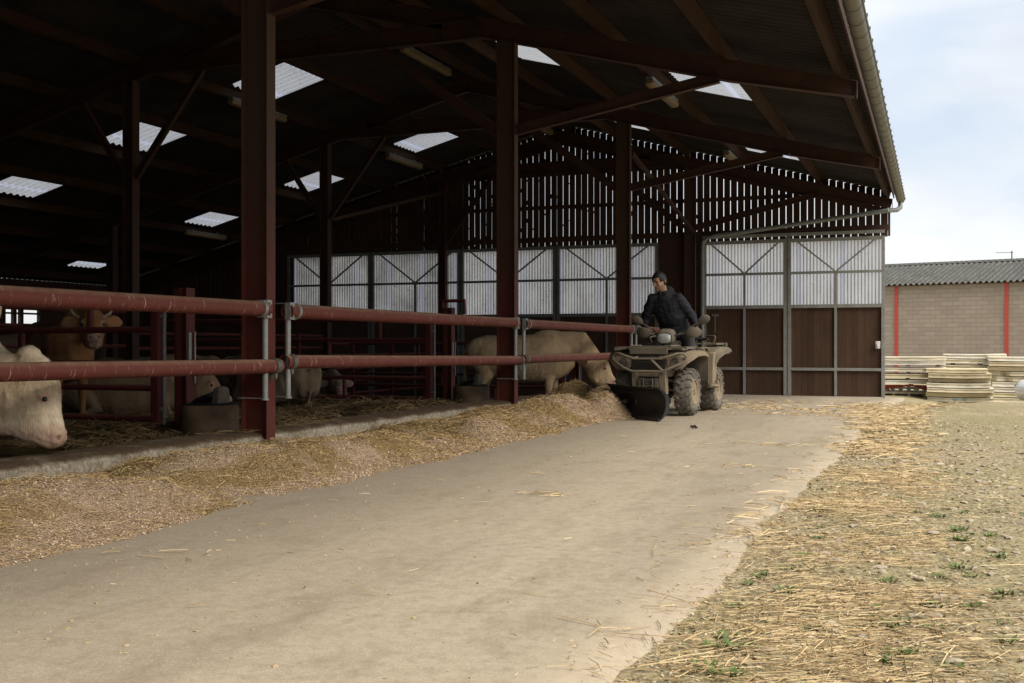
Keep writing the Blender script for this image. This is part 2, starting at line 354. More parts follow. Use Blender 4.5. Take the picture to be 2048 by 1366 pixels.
def m_tyre():
    t = NT('muddy_rubber'); w = t.obj(); n = t.noise(w, 7, 6, .7, .5); f = t.noise(w, 50, 5, .7)
    col = t.mix(t.ramp(n, [(.28, .25), (.6, 1)]), (.045, .042, .04), t.mix(f, (.115, .105, .09), (.245, .21, .165)))
    return t.pbr(col, .9, bump=t.bump(f, .3, .004), spec=.2)
def m_panel():
    t = NT('weathered_cream_panel'); w = t.obj((1, 1, 1)); n = t.noise(t.obj((.8, 1, 6)), 2.2, 5, .65); f = t.noise(w, 16, 5, .7); r = t.orand()
    base = t.ramp(r, [(0, (.70, .62, .43)), (.35, (.80, .75, .62)), (.6, (.72, .71, .68)), (.8, (.78, .69, .48)), (1, (.50, .42, .29))])
    col = t.mix(t.ramp(n, [(.45, 0), (.72, .6)]), base, (.30, .235, .13)); col = t.mix(t.ramp(f, [(.58, 0), (.74, .5)]), col, (.70, .66, .56))
    return t.pbr(col, .75, bump=t.bump(f, .2, .006), spec=.3)

MT = dict(
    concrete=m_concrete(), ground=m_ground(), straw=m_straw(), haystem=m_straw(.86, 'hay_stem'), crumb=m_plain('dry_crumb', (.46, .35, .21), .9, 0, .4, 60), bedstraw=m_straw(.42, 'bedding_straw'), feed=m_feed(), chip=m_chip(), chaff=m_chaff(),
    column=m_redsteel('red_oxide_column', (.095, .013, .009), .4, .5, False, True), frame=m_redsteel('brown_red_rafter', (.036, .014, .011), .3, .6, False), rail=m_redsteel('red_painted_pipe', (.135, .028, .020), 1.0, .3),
    gate=m_redsteel('dark_red_gate', (.10, .012, .012), .5, .3, False),
    galv=m_galv(), galvd=m_galv('dull_galvanised_steel', (.24, .26, .25), (.13, .125, .11)), gutter=m_galv('weathered_zinc', (.155, .152, .125), (.11, .10, .075)),
    purlin=m_wood('orange_brown_timber', (.034, .016, .008), (.062, .029, .0135), (10, 1.0, 10)), board=m_wood('dark_brown_board', (.05, .026, .018), (.085, .045, .03)),
    plank=m_wood('stained_brown_planks', (.066, .036, .022), (.108, .06, .036), (14, 14, 1.0), .75, .14), darkw=m_wood('dark_rough_board', (.06, .034, .026), (.1, .06, .045)),
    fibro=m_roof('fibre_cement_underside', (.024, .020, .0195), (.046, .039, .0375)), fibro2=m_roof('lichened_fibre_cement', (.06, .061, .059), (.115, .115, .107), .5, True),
    sheet=m_sheet('milky_plastic_sheet', .10, (.90, .92, .97), pitch=.076), sheetm=m_sheet('stained_plastic_sheet', .5, (.86, .88, .94), pitch=.076), sheetd=m_sheet('dirty_plastic_sheet', .85, (.80, .82, .88), pitch=.076), sky=m_sheet('rooflight_sheet', .42, (.35, .365, .40), pitch=.177, axis=1),  # the rooflight's groove lines also paint its rib shading into the colour
    lamp=m_plain('yellowed_plastic_cover', (.27, .20, .11), .5, 0, .4), white=m_plain('white_plastic', (.66, .66, .64), .45), blocks=m_blocks(), redpost=m_plain('bright_red_paint', (.52, .075, .05), .55),
    kerb=m_kerb(), panel=m_panel(), steel=m_plain('bare_steel', (.35, .35, .34), .4, .8), black=m_plain('black_plastic', (.016, .016, .017), .5), trough=m_plain('stained_timber_trough', (.17, .105, .062), .85, 0, .6, 5),
    tyre=m_tyre(), rim=m_dusty('dusty_rim', (.2, .16, .11), (.29, .225, .145), .5, 1), dust=m_dusty('dusty_olive_plastic', (.085, .075, .055)), dustl=m_dusty('dust_caked_plastic', (.16, .13, .09), (.275, .215, .145), .4, 1.0),
    dustk=m_dusty('grimy_black_plastic', (.02, .019, .018), (.10, .085, .06), -.05, .4), dustm=m_dusty('dusty_grey_plastic', (.05, .048, .042), (.20, .165, .12), .3, .95), dustd=m_dusty('dusty_black_plastic', (.03, .028, .025), (.26, .21, .15), .05, .55), tubeg=m_dusty('dusty_guard_tube', (.13, .12, .10), (.26, .21, .15), .3, .9, .6), blade=m_dusty('black_blade_steel', (.010, .010, .011), (.09, .075, .055), -.12, .30, .42),
    jacket=m_plain('navy_black_jacket', (.012, .013, .019), .8, 0, .35, 20), trousers=m_plain('charcoal_trousers', (.035, .034, .036), .85, 0, .3, 25), skin=m_hide('skin'), hair=m_plain('black_hair', (.012, .010, .009), .6, 0, .3, 60),
    hide=m_hide('cattle_hide'), horn=m_plain('pale_horn', (.45, .36, .24), .5), eye=m_plain('dark_eye', (.01, .008, .008), .08, 0, 0, 5, .8, 0), orange=m_plain('orange_tag', (.62, .16, .02), .5), glass=m_plain('dull_headlamp_glass', (.55, .55, .52), .12, .2, .2, 30, .8),
    carw=m_plain('white_car_paint', (.74, .76, .80), .25, 0, .04, 3, .6, 0), carglass=m_plain('dark_car_glass', (.02, .025, .03), .05, 0, 0, 3, .8, 0), weed=m_plain('green_weed_leaf', (.12, .19, .045), .7, 0, .45, 30), stone=m_plain('pale_limestone', (.47, .40, .30), .9, 0, .35, 25),
    redm=m_plain('faded_red_machine_paint', (.50, .06, .045), .5, 0, .4), pallet=m_plain('pale_weathered_pallet', (.52, .46, .34), .85, 0, .4, 10), dung=m_plain('dark_dung', (.035, .025, .014), .9, 0, .4, 30), water=m_plain('dark_water', (.01, .012, .012), .06, 0, 0, 3, .8, 0),
)

# ------------------------------------------------------------------ ground, lane
def grid_mesh(xs, ys, zf):
    X, Y = np.meshgrid(xs, ys); Z = zf(X, Y); nx, ny = len(xs), len(ys)
    v = np.stack([X.ravel(), Y.ravel(), Z.ravel()], 1); i = np.arange(nx*ny).reshape(ny, nx)
    f = np.stack([i[:-1, :-1].ravel(), i[:-1, 1:].ravel(), i[1:, 1:].ravel(), i[1:, :-1].ravel()], 1); return v, f
def np_mesh(name, v, f, mats, parent=None, smooth=180, mi=None):
    me = bpy.data.meshes.new(name); me.from_pydata(v.tolist(), [], f.tolist()); me.update(); return link(name, me, mats, parent, smooth, 0, mi)
def vnoise(X, Y, sc, seed=0, oct=4):
    """cheap value noise, -1..1"""
    out = np.zeros_like(X, float); amp = 1; tot = 0
    for o in range(oct):
        rs = np.random.RandomState(seed + o*17); T = rs.rand(256, 256)*2 - 1
        x = X*sc*(2**o) + 31.7*o; y = Y*sc*(2**o) + 17.3*o; xi = np.floor(x).astype(int); yi = np.floor(y).astype(int); fx = x - xi; fy = y - yi
        fx = fx*fx*(3 - 2*fx); fy = fy*fy*(3 - 2*fy)
        a = T[yi % 256, xi % 256]; b = T[yi % 256, (xi + 1) % 256]; c = T[(yi + 1) % 256, xi % 256]; d = T[(yi + 1) % 256, (xi + 1) % 256]
        out += amp*((a*(1 - fx) + b*fx)*(1 - fy) + (c*(1 - fx) + d*fx)*fy); tot += amp; amp *= .5
    return out/tot
def rough_g(X, Y):
    k = sstep(-.78, -.2, X)*(1 - sstep(40, 60, Y)); return G(X, Y) + k*(.022*vnoise(X, Y, 1.3, 3) + .012*vnoise(X, Y, 7, 9)) - .006*(1 - k)
xs = np.concatenate([np.linspace(-600, -30, 12), np.linspace(-26, -6, 26), np.linspace(-5.6, -1, 12), np.arange(-.9, 3.2, .055), np.linspace(3.3, 12, 40), np.linspace(13, 40, 14), np.linspace(60, 600, 10)])
ys = np.concatenate([np.linspace(-400, -12, 8), np.linspace(-9, 1.6, 14), np.arange(1.8, 9, .07), np.arange(9.1, 31, .22), np.linspace(32, 80, 14), np.linspace(110, 900, 10)])
v, f = grid_mesh(xs, ys, rough_g)
tag(np_mesh('ground', v, f, MT['ground']), None, None, None, 'structure')
def edge_x(Y): return -.86 + .05*vnoise(Y, Y*0 + 4, .45, 5) + .045*vnoise(Y, Y*0 + 9, 2.2, 6) + .03*vnoise(Y, Y*0 + 2, 7.0, 8)
lys = np.concatenate([np.arange(-9, 1.5, .5), np.arange(1.5, 9, .09), np.arange(9, 27.6, .2)]); N = 26
lv = []
for k in range(N + 1):
    e = edge_x(lys); x = -5.75 + (e + 5.75)*(k/N); lv.append(np.stack([x, lys, G(x, lys) + .012], 1))
e = edge_x(lys) + .05; lv.append(np.stack([e, lys, G(e, lys) - .02], 1))
lv = np.stack(lv, 1); ny, nx = lv.shape[:2]; ii = np.arange(ny*nx).reshape(ny, nx)
lf = np.stack([ii[:-1, :-1].ravel(), ii[:-1, 1:].ravel(), ii[1:, 1:].ravel(), ii[1:, :-1].ravel()], 1)
tag(np_mesh('lane', lv.reshape(-1, 3), lf, MT['concrete']), None, None, None, 'structure')

# straw blades, all of them one scattered cover
def blades(P, ang, L, wdt, tilt, bend):
    """P (n,3) mid points; each blade a bent three-sided stalk"""
    n = len(P); u = np.stack([np.cos(ang)*np.cos(tilt), np.sin(ang)*np.cos(tilt), np.sin(tilt)], 1); s = np.stack([-np.sin(ang), np.cos(ang), 0*ang], 1); z = np.array([0, 0, 1.0])
    rings = []
    for k, t in enumerate((-.5, 0, .5)):
        c = P + u*(L*t)[:, None] + s*((bend*L)*(1 - 4*t*t))[:, None] + z*((1 - 4*t*t)*np.abs(bend)*L*.3)[:, None]
        rings.append(np.stack([c + s*wdt[:, None]/2, c - s*wdt[:, None]/2, c + z*(wdt*.55)[:, None]], 1))
    V = np.concatenate(rings, 1).reshape(-1, 3); b = (np.arange(n)*9)[:, None, None]
    q = [[a*3 + i, a*3 + (i + 1) % 3, (a + 1)*3 + (i + 1) % 3, (a + 1)*3 + i] for a in (0, 1) for i in range(3)]
    F = (np.array(q)[None] + b).reshape(-1, 4); return V, F
rs = np.random.RandomState(11)
def strip(n, y0, y1, pw, cx, sd_, Lr, w, flat=1.0):
    y = y0 + (y1 - y0)*rs.rand(n)**pw; x = cx(y) + rs.randn(n)*sd_(y); ang = rs.randn(n)*.6*flat + (rs.rand(n) < .6)*rs.rand(n)*3.1 + .25
    kk = vnoise(x, y, 1.5, 91, 3) + .22*rs.randn(n) > -.06; x, y, ang = x[kk], y[kk], ang[kk]; n = len(x)
    L = Lr[0] + (Lr[1] - Lr[0])*rs.rand(n)**2.2; z = rough_g(x, y); z = np.maximum(z, np.where(x < edge_x(y), G(x, y) + .012, -9))
    P = np.stack([x, y, z + .004 + .012*rs.rand(n)], 1); return blades(P, ang, L, w*(.6 + .8*rs.rand(n)), rs.randn(n)*.06, rs.randn(n)*.07)
parts = []
cxn = lambda y: np.interp(y, [1.5, 4, 8, 12, 17, 20], [-.28, -.32, -.45, -.58, -.72, -.6]); sdn = lambda y: np.interp(y, [1.5, 4, 8, 17, 20], [.30, .28, .22, .25, .6])
clump = lambda n: None
parts.append(strip(5600, 2.2, 7.5, 1.0, cxn, sdn, (.03, .24), .0030))
parts.append(strip(13000, 2.2, 8.5, 1.0, cxn, sdn, (.012, .08), .0026))
parts.append(strip(5200, 6.5, 19.5, 1.0, cxn, sdn, (.04, .22), .0062))
parts.append(strip(3800, 9.5, 19.5, .8, cxn, lambda y: sdn(y)*.7, (.05, .28), .010))
parts.append(strip(900, 2.2, 9, 1.0, lambda y: cxn(y) + .75, lambda y: .55 + 0*y, (.02, .16), .0038))
parts.append(strip(380, 5.2, 6.6, 1, lambda y: -.72 + 0*y, lambda y: .16 + 0*y, (.04, .25), .005))
parts.append(strip(900, 14.4, 17.6, 1, lambda y: -2.2 + 0*y, lambda y: .85 + 0*y, (.03, .2), .010))
parts.append(strip(600, 17.5, 21, 1, lambda y: -1.6 + 0*y, lambda y: .9 + 0*y, (.04, .25), .012))
parts.append(strip(500, 3, 20, 1, lambda y: -2.2 + 0*y, lambda y: 1.1 + 0*y, (.015, .09), .004))
for cxx, cyy, m, s_ in ((-2.25, 6.3, 26, .09), (-1.35, 8.3, 20, .09), (-1.75, 8.1, 22, .12), (-1.6, 10.2, 30, .2), (-1.15, 9.4, 24, .12), (-.95, 5.0, 10, .12), (-2.6, 7.4, 14, .1), (-3.1, 3.9, 10, .12)):
    parts.append(strip(m, cyy - s_, cyy + s_, 1, lambda y, c=cxx: c + 0*y, lambda y, q=s_: q + 0*y, (.05, .2), .005))
off = 0; Vs = []; Fs = []
for V_, F_ in parts: Vs.append(V_); Fs.append(F_ + off); off += len(V_)
tag(np_mesh('loose_straw', np.concatenate(Vs), np.concatenate(Fs), MT['straw'], None, 0), 'golden loose straw strewn along the edge of the concrete lane', 'straw', None, 'stuff')

n = 26000; y = 2.2 + 12*rs.rand(n)**1.5; x = np.where(rs.rand(n) < .03, -1.0, -.84) + np.abs(rs.randn(n))*.8; a = rs.rand(n)*6.3; L = (.003 + .013*rs.rand(n)**2.5)*np.interp(y, [2, 12], [.9, 1.6]); z = np.maximum(rough_g(x, y), np.where(x < edge_x(y), G(x, y) + .012, -9)) + .003
u = np.stack([np.cos(a), np.sin(a), rs.randn(n)*.25], 1)*L[:, None]; s_ = np.stack([-np.sin(a), np.cos(a), rs.randn(n)*.25], 1)*(L*(.25 + .4*rs.rand(n)))[:, None]; c = np.stack([x, y, z], 1)
tag(np_mesh('chaff', np.stack([c + u, c + s_, c - u, c - s_], 1).reshape(-1, 3), np.arange(n*4).reshape(-1, 4), NT('chaff_flake').m if False else MT['chaff'], None, 0), 'fine brown and pale chaff littering the soil beside the lane', 'chaff', None, 'stuff')
# crumbs dropped on the lane, stones on the soil
def pebbles(n, xr, yr, sr, zf, mat, name, label, cat, flat=.5, xs_=None):
    ico = [(0, 0, 1), (.89, 0, .45), (.28, .85, .45), (-.72, .53, .45), (-.72, -.53, .45), (.28, -.85, .45), (.72, .53, -.45), (-.28, .85, -.45), (-.89, 0, -.45), (-.28, -.85, -.45), (.72, -.53, -.45), (0, 0, -1)]
    fi = [(0, 1, 2), (0, 2, 3), (0, 3, 4), (0, 4, 5), (0, 5, 1), (1, 6, 2), (2, 7, 3), (3, 8, 4), (4, 9, 5), (5, 10, 1), (6, 7, 2), (7, 8, 3), (8, 9, 4), (9, 10, 5), (10, 6, 1), (11, 7, 6), (11, 8, 7), (11, 9, 8), (11, 10, 9), (11, 6, 10)]
    ico = np.array(ico); fi = np.array(fi); x = (xr[0] + (xr[1] - xr[0])*rs.rand(n)) if xs_ is None else xs_(n); y = yr[0] + (yr[1] - yr[0])*rs.rand(n)**1.2
    s_ = sr[0] + (sr[1] - sr[0])*rs.rand(n)**4; sc = s_[:, None]*np.stack([.7 + .8*rs.rand(n), .7 + .8*rs.rand(n), flat*(.6 + .6*rs.rand(n))], 1)
    V_ = ico[None]*(sc[:, None, :])*(.75 + .5*rs.rand(n, 12, 1)); a = rs.rand(n)*6.3; c, s2 = np.cos(a)[:, None], np.sin(a)[:, None]
    V_ = np.stack([V_[..., 0]*c - V_[..., 1]*s2, V_[..., 0]*s2 + V_[..., 1]*c, V_[..., 2]], -1); z = zf(x, y)
    V_ = V_ + np.stack([x, y, z + s_*flat*.35], 1)[:, None]; F_ = (fi[None] + (np.arange(n)*12)[:, None, None]).reshape(-1, 3)
    return tag(np_mesh(name, V_.reshape(-1, 3), F_, mat, None, 40), label, cat, None, 'stuff')
lz = lambda x, y: G(x, y) + .012
pebbles(2600, (-5, -1), (2.6, 14), (.0015, .009), lz, MT['crumb'], 'feed_crumbs', 'pale feed crumbs dropped on the concrete lane', 'crumbs', .6, lambda n: -1.0 - 3.2*rs.rand(n)**.6)
pebbles(3600, (-.5, 3.4), (2.4, 11), (.004, .030), rough_g, MT['stone'], 'gravel', 'pale stones bedded in the soil beside the lane', 'gravel', .5)

# low weeds in the soil: ground cover
mb = MB()
for k in range(120):
    y = 2.6 + 4.2*rnd.random()**1.1; x = -.45 + 1.7*rnd.random() if rnd.random() < .8 else -.72 + .2*rnd.random()
    z = float(rough_g(x, y)); s_ = .02 + .036*rnd.random()**1.5
    for j in range(44):
        a = rnd.random()*6.28; r0 = s_*rnd.random()*1.1; l = s_*(.25 + .4*rnd.random()); c = Vector((x + r0*math.cos(a), y + r0*math.sin(a), z + .004)); dr = Vector((math.cos(a + rnd.uniform(-.6, .6)), math.sin(a), rnd.uniform(.3, 1.1))).normalized(); sd2 = Vector((-dr.y, dr.x, 0)).normalized()*l*.2
        mb.add([c, c + dr*l*.5 + sd2, c + dr*l, c + dr*l*.5 - sd2], [(0, 1, 2, 3)])
tag(mb.build('weeds', MT['weed'], smooth=0, fix=False), 'small green weeds sprouting through the straw and stones', 'weeds', None, 'stuff')
mb = MB(); q = cw(1.98, 12.02); z0 = g1(q.x, q.y) + .012
for j in range(5): mb.ball((q.x + rnd.uniform(-.03, .03), q.y + rnd.uniform(-.02, .02), z0 + .012 + .004*j), (rnd.uniform(.014, .024), .016, .012))
tag(mb.build('dung_pat', MT['dung']), 'small dark clod of dung lying on the lane in front of the quad bike', 'dung')

# ------------------------------------------------------------------ barn
BO = (-9, 17, 0)
barn = thing('barn', 'large open-sided cattle barn with dark red steel frames and a corrugated roof', 'barn', BO)
def bpart(mb, name, mat, parent=None, **k): return mb.build(name, mat, parent or barn, BO, **k)
RZ, PT = 6.55, .265
def zr(x): return RZ - PT*abs(x + 9)
EAVE, BACK, Y0, Y1 = -1.03, -23.5, -6.0, 27.0
def skew(x, y): return x + (.012*(20 - y)*.6 if x > -1.2 else 0)      # the eave is not quite parallel to the posts
LIGHTS = [(-12.2, -11.0), (-15.25, -14.1), (-18.25, -17.1), (-22.1, -21.3), (-7.0, -5.98), (-4.05, -2.83)]
LY = [(17.02, 18.35), (23.45, 24.68)]
xb = sorted(set([BACK, -9, EAVE] + [a for p in LIGHTS for a in p] + [-19.7, -13, -10, -8, -5, -1.8]))
wl = .177; yb = np.arange(Y0, Y1 + .001, wl/6)
def sheet(xl, ya, name, mat, zoff=0.0, parent=None):
    X, Y = np.meshgrid(np.array(xl), ya); Z = RZ - PT*np.abs(X + 9) + .026*np.sin(2*np.pi*Y/wl) + zoff
    X2 = np.where(X > -1.2, X + .0072*(20 - Y), X); nx_, ny_ = len(xl), len(ya)
    return np.stack([X2, Y, Z], -1), nx_, ny_
Vt, nx_, ny_ = sheet(xb, yb, 'roof', None); ii = np.arange(nx_*ny_).reshape(ny_, nx_)
F_all = np.stack([ii[:-1, :-1], ii[:-1, 1:], ii[1:, 1:], ii[1:, :-1]], -1)
hole = np.zeros(F_all.shape[:2], int); hid = 0; holes = []
xc = [(xb[i] + xb[i + 1])/2 for i in range(nx_ - 1)]
for (a, b) in LIGHTS:
    for (c, d) in LY:
        hid += 1; holes.append((a, b, c, d))
        for i, x in enumerate(xc):
            if a < x < b: hole[(yb[:-1] + wl/12 > c) & (yb[:-1] + wl/12 < d), i] = hid
vv = Vt.reshape(-1, 3) - np.array(BO)
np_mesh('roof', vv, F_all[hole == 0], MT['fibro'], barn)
for h in range(1, hid + 1):
    F = F_all[hole == h]; u, inv = np.unique(F.ravel(), return_inverse=True)
    np_mesh('skylight', vv[u], inv.reshape(-1, 4), MT['sky'], barn)
# ridge capping
mb = MB()
for s_ in (-1, 1): mb.beam((-9, Y0, RZ + .05), (-9 + s_*.001, Y1, RZ + .05), .02, .02)
pts = [(-9.28, zr(-9.28) + .04), (-9, RZ + .09), (-8.72, zr(-8.72) + .04), (-8.72, zr(-8.72) + .05), (-9, RZ + .1), (-9.28, zr(-9.28) + .05)]
mb = MB(); mb.prism(pts, lambda a, b, t: (a, t, b), Y0, Y1); bpart(mb, 'ridge_cap', MT['fibro'])

# purlins
PXR = [-1.22, -2.70, -4.25, -5.82, -7.36, -8.82]; PXL = [-9.18, -10.75, -12.3, -13.85, -15.4, -16.95, -18.42, -19.9, -21.1, -22.6]
for x in PXR + PXL:
    mb = MB(); sl = -PT if x > -9 else PT; n = Vector((-sl, 0, 1)).normalized(); z = zr(x) - .125
    xa, xe = (skew(x, Y0), skew(x, Y1)) if x > -1.3 else (x, x)
    mb.beam((xa, Y0, z), (xe, Y1 - .06, z), .075, .185, n); bpart(mb, 'purlin', MT['purlin'])
# frames
FY = [8.39, 14.44, 20.49, 26.4]
def dropz(x): return zr(x) - .235
for k, y in enumerate(FY):
    for x in (-5.73, -12.3, -18.0, -23.2):
        zb = g1(x - (.4 if x > -6 else 0), y) - .02; zt = dropz(x) - .24
        if x == -5.73:
            mb = MB(); mb.ibeam((x, y, .0 - .05 + min(0, g1(x, y))), (x, y, zt), .27, .135, (1, 0, 0))
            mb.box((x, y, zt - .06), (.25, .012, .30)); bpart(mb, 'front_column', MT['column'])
        else:
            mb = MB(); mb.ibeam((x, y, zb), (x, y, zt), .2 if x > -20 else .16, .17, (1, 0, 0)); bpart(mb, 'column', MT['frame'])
    mb = MB()          # right rafter with its tapered tip
    def P(x, dz=0): return (x, y, dropz(x) - .135 + dz)
    mb.ibeam(P(-9.0), P(-2.6), .27, .135); mb.ibeam(P(-2.6), (skew(-1.08, y), y, dropz(-1.08) - .10), .27, .135, depth1=.2)
    mb.box((skew(-1.08, y) + .012, y, dropz(-1.08) - .10), (.012, .14, .21)); bpart(mb, 'rafter', MT['frame'])
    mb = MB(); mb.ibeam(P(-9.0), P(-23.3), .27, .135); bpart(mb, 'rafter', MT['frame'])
    mb = MB(); mb.ibeam((-6.0, y, 5.41), (-12.0, y, 5.41), .28, .12)
    for s_, xx in ((-1, -6.35), (1, -11.65)):
        mb.box((xx, y - .02, 5.41), (.75, .03, .26))
        for i in range(3):
            for j in range(2): mb.lathe([(.018, 0), (.018, .02)], (xx - .22 + .22*i + .06*j, y - .035, 5.47 - .11*j), (0, -1, 0), 6)
    bpart(mb, 'collar_beam', MT['frame'])
    zc = 3.93 if k < 3 else 3.75
    for a, b in (((-5.59, y, zc), (-2.75, y, dropz(-2.75) - .24)), ((-5.88, y, zc), (-7.75, y, 5.27)), ((-12.2, y, 3.62), (-10.9, y, 5.27)), ((-12.4, y, 3.62), (-13.3, y, dropz(-13.3) - .26))):
        mb = MB(); w_ = .10 if a[0] > -6 else .08
        mb.ibeam(a, b, .14 if a[0] > -6 else .1, w_, (0, 0, 1), .008, .006); bpart(mb, 'knee_brace', MT['frame'])
# wind bracing between the last two frames, tie rods
for a, b in (((-5.6, 20.6, 4.6), (-5.6, 26.3, 3.6)), ((-12.2, 20.6, 3.6), (-12.2, 26.2, 4.9))):
    mb = MB(); mb.beam(a, b, .07, .07); bpart(mb, 'wind_brace', MT['frame'])
# eave board and gutter
mb = MB(); mb.beam((skew(EAVE, Y0) - .02, Y0, zr(EAVE) - .07), (skew(EAVE, Y1) - .02, Y1, zr(EAVE) - .07), .022, .13); bpart(mb, 'eave_board', MT['purlin'])
gx = lambda y: skew(-.905, y) + .0; GZ = 4.27
mb = MB(); prof = []
rings = []
for y in (Y0, Y1 + .03):
    o = []
    for i in range(13):
        a = math.pi + math.pi*i/12; o.append(Vector((gx(y) + .09*math.cos(a), y, GZ + .09*math.sin(a))))
    for i in range(12, -1, -1):
        a = math.pi + math.pi*i/12; o.append(Vector((gx(y) + .086*math.cos(a), y, GZ + .086*math.sin(a))))
    rings.append(o)
mb.rings(rings)
mb.tube([(gx(Y0) + .093, Y0, GZ), (gx(Y1) + .093, Y1 + .03, GZ)], .013, 8)
y = Y0 + .3
while y < Y1:
    o = []
    for dy in (-.012, .012):
        o.append([Vector((gx(y) + rr*math.cos(math.pi*(1 + i/12)), y + dy, GZ + rr*math.sin(math.pi*(1 + i/12)))) for rr, rg in ((.0945, range(13)), (.0905, range(12, -1, -1))) for i in rg])
    mb.rings(o); mb.box((gx(y) + .10, y, GZ + .012), (.03, .03, .03)); y += .5
bpart(mb, 'gutter', MT['gutter'], smooth=50)
ge = gx(Y1 - .25); mb = MB()
mb.tube([(ge, 26.8, 4.18), (ge, 26.72, 4.06), (ge - .06, 26.5, 3.98), (ge - .25, 26.2, 3.94), (-5.05, 26.12, 3.50), (-5.25, 26.1, 3.46), (-5.36, 26.1, 3.36), (-5.37, 26.1, 3.2), (-5.37, 26.1, g1(-5.37, 26.1) - .02)], .052, 14)
for z in (3.0, 1.9, .7): mb.lathe([(.052, -.02), (.06, -.02), (.06, .02), (.052, .02)], (-5.37, 26.1, z), (0, 0, 1), 14)
bpart(mb, 'downpipe', MT['galvd'])

# gable boarding: upright boards with open gaps
GY = 26.62
mb = MB(); x = -1.22; pr = random.Random(3)
while x > -23.2:
    pitch = .163; lf_ = min(1, max(0, (-6.5 - x)/9)); gap = (.0175 if x > -6 else .0145 - .006*lf_) + pr.uniform(-.004, .004)
    if x < -6 and pr.random() < (.06 if x > -11.8 else .55): gap = pr.uniform(.002, .007)
    w_ = pitch - gap; zt = zr(x - w_/2) - .05; zb_ = 3.395 if x > -17.2 else -.6
    if zt > zb_ + .1:
        mb.box((x - w_/2, GY, (zb_ + zt)/2), (w_, .022, zt - zb_))
        if lf_ > 0 or pr.random() < .3:                    # cobwebs and splinters stuck across the gap
            for q_ in range(int(1 + 8*lf_)): zz = pr.uniform(zb_, zt); mb.box((x - w_ - gap/2, GY, zz), (gap + .004, .015, pr.uniform(.01, .12)))
    x -= pitch
bpart(mb, 'gable_boarding', MT['board'], smooth=0)
for z, h, xa, xb_ in ((3.60, .13, -23, -1.2), (5.28, .13, -12.6, -5.5), (4.42, .09, -14.2, -3.4)):
    mb = MB(); mb.beam((xa, GY - .06, z), (xb_, GY - .06, z), .06, h); bpart(mb, 'girt', MT['frame'] if z != 3.6 else MT['board'])
for s_ in (-1, 1):                                             # verge rafters carrying the boards
    mb = MB(); xe = -1.15 if s_ > 0 else -23.2
    mb.beam((-9, GY - .09, zr(-9) - .52), (xe, GY - .09, zr(xe) - .52), .06, .10); bpart(mb, 'verge_rail', MT['frame'])
# corner trim beside the boards
mb = MB(); mb.box((-1.19, GY + .03, 3.72), (.05, .03, .62)); bpart(mb, 'corner_trim', MT['board'])
# light-coloured plastic leaves with Vee braces, left half of the gable
def corr(x0, x1, z0, z1, y, pitch=.076, amp=.011):
    n = int((x1 - x0)/pitch*8); xs_ = np.linspace(x0, x1, n + 1); y_ = y + amp*np.cos(2*np.pi*xs_/pitch)
    nz_ = 2; V_ = []; 
    for k in range(nz_): V_.append(np.stack([xs_, y_, np.full(n + 1, z0 + (z1 - z0)*k/(nz_ - 1))], 1))
    V_ = np.concatenate(V_); i = np.arange(n); F_ = np.stack([i, i + 1, n + 2 + i, n + 1 + i], 1); return V_, F_
def leaf(name, x0, x1, zb_, z1, zm, zt, y, low, sheetm, fm, lowm, mull, handle=None):
    lf_ = MB(); b = .075
    for x in (x0 + b/2, x1 - b/2): lf_.box((x, y, (zb_ + zt)/2), (b, .06, zt - zb_))
    for z, h in ((zt - .04, .08), (zm, .06), (z1, .08)) + (((low, .065),) if low is not None else ()): lf_.box(((x0 + x1)/2, y + .001, z), (x1 - x0 - 2*b, .05, h))
    xm = (x0 + x1)/2; lo = zb_ if mull else z1
    lf_.box((xm, y - .002, (zm + lo)/2), (.055, .046, zm - lo - .05))
    for s_ in (-1, 1): lf_.beam((xm + s_*.02, y + .004, zm + .03), (xm + s_*(x1 - x0)*.40, y + .004, zt - .07), .036, .045, (0, 1, 0))
    fo = bpart(lf_, 'sliding_door', fm)
    V_, F_ = corr(x0 + .02, x1 - .02, z1 - .02, zt - .02, y + .05); s_ = np_mesh('plastic_sheet', V_ - np.array(BO), F_, sheetm, fo, 180)
    m_ = MB(); m_.box((xm, y + .05, (zb_ + z1)/2), (x1 - x0 - .03, .03, z1 - zb_ - .02)); bpart(m_, 'plank_panel', lowm, fo)
    if handle: m_ = MB(); m_.box((handle[0], y - .045, handle[1]), (.10, .03, .17)); m_.box((handle[0] - .005, y - .07, handle[1] - .02), (.03, .03, .10)); bpart(m_, 'handle', MT['white'], fo, bevel=.008)
    return fo
gb = lambda x: g1(x, 26.4) + .015
for x0, x1 in ((-5.42, -3.445), (-3.425, -1.27)): leaf('door', x0, x1, gb(-3), 1.82, 2.60, 3.40, 26.42, .36, MT['sheet'], MT['galv'], MT['plank'], True, (-1.42, 1.0 - .08) if x0 > -4 else None)
for i, x0 in enumerate((-17.1, -14.45, -11.8, -9.15)): leaf('door', x0, x0 + 2.62, gb(-9) - .3, 1.67, 2.56, 3.42, 26.46, None, MT['sheetd'] if i < 2 else MT['sheetm'] if 'sheetm' in MT else MT['sheetd'], MT['galvd'], MT['darkw'], True)
mb = MB()
mb.box((-3.435, 26.49, 1.6), (.12, .05, 3.72)); bpart(mb, 'door_post', MT['galv'])
for xx in (-17.13, -6.49, -14.465, -11.815, -9.165):
    mb = MB(); mb.box((xx, 26.50, 1.5), (.10 if xx > -17 else .42, .05, 3.9)); bpart(mb, 'wall_post', MT['board'])
mb = MB(); mb.box((-3.35, 26.40, 3.50), (4.15, .07, .07)); bpart(mb, 'door_track', MT['galv'])
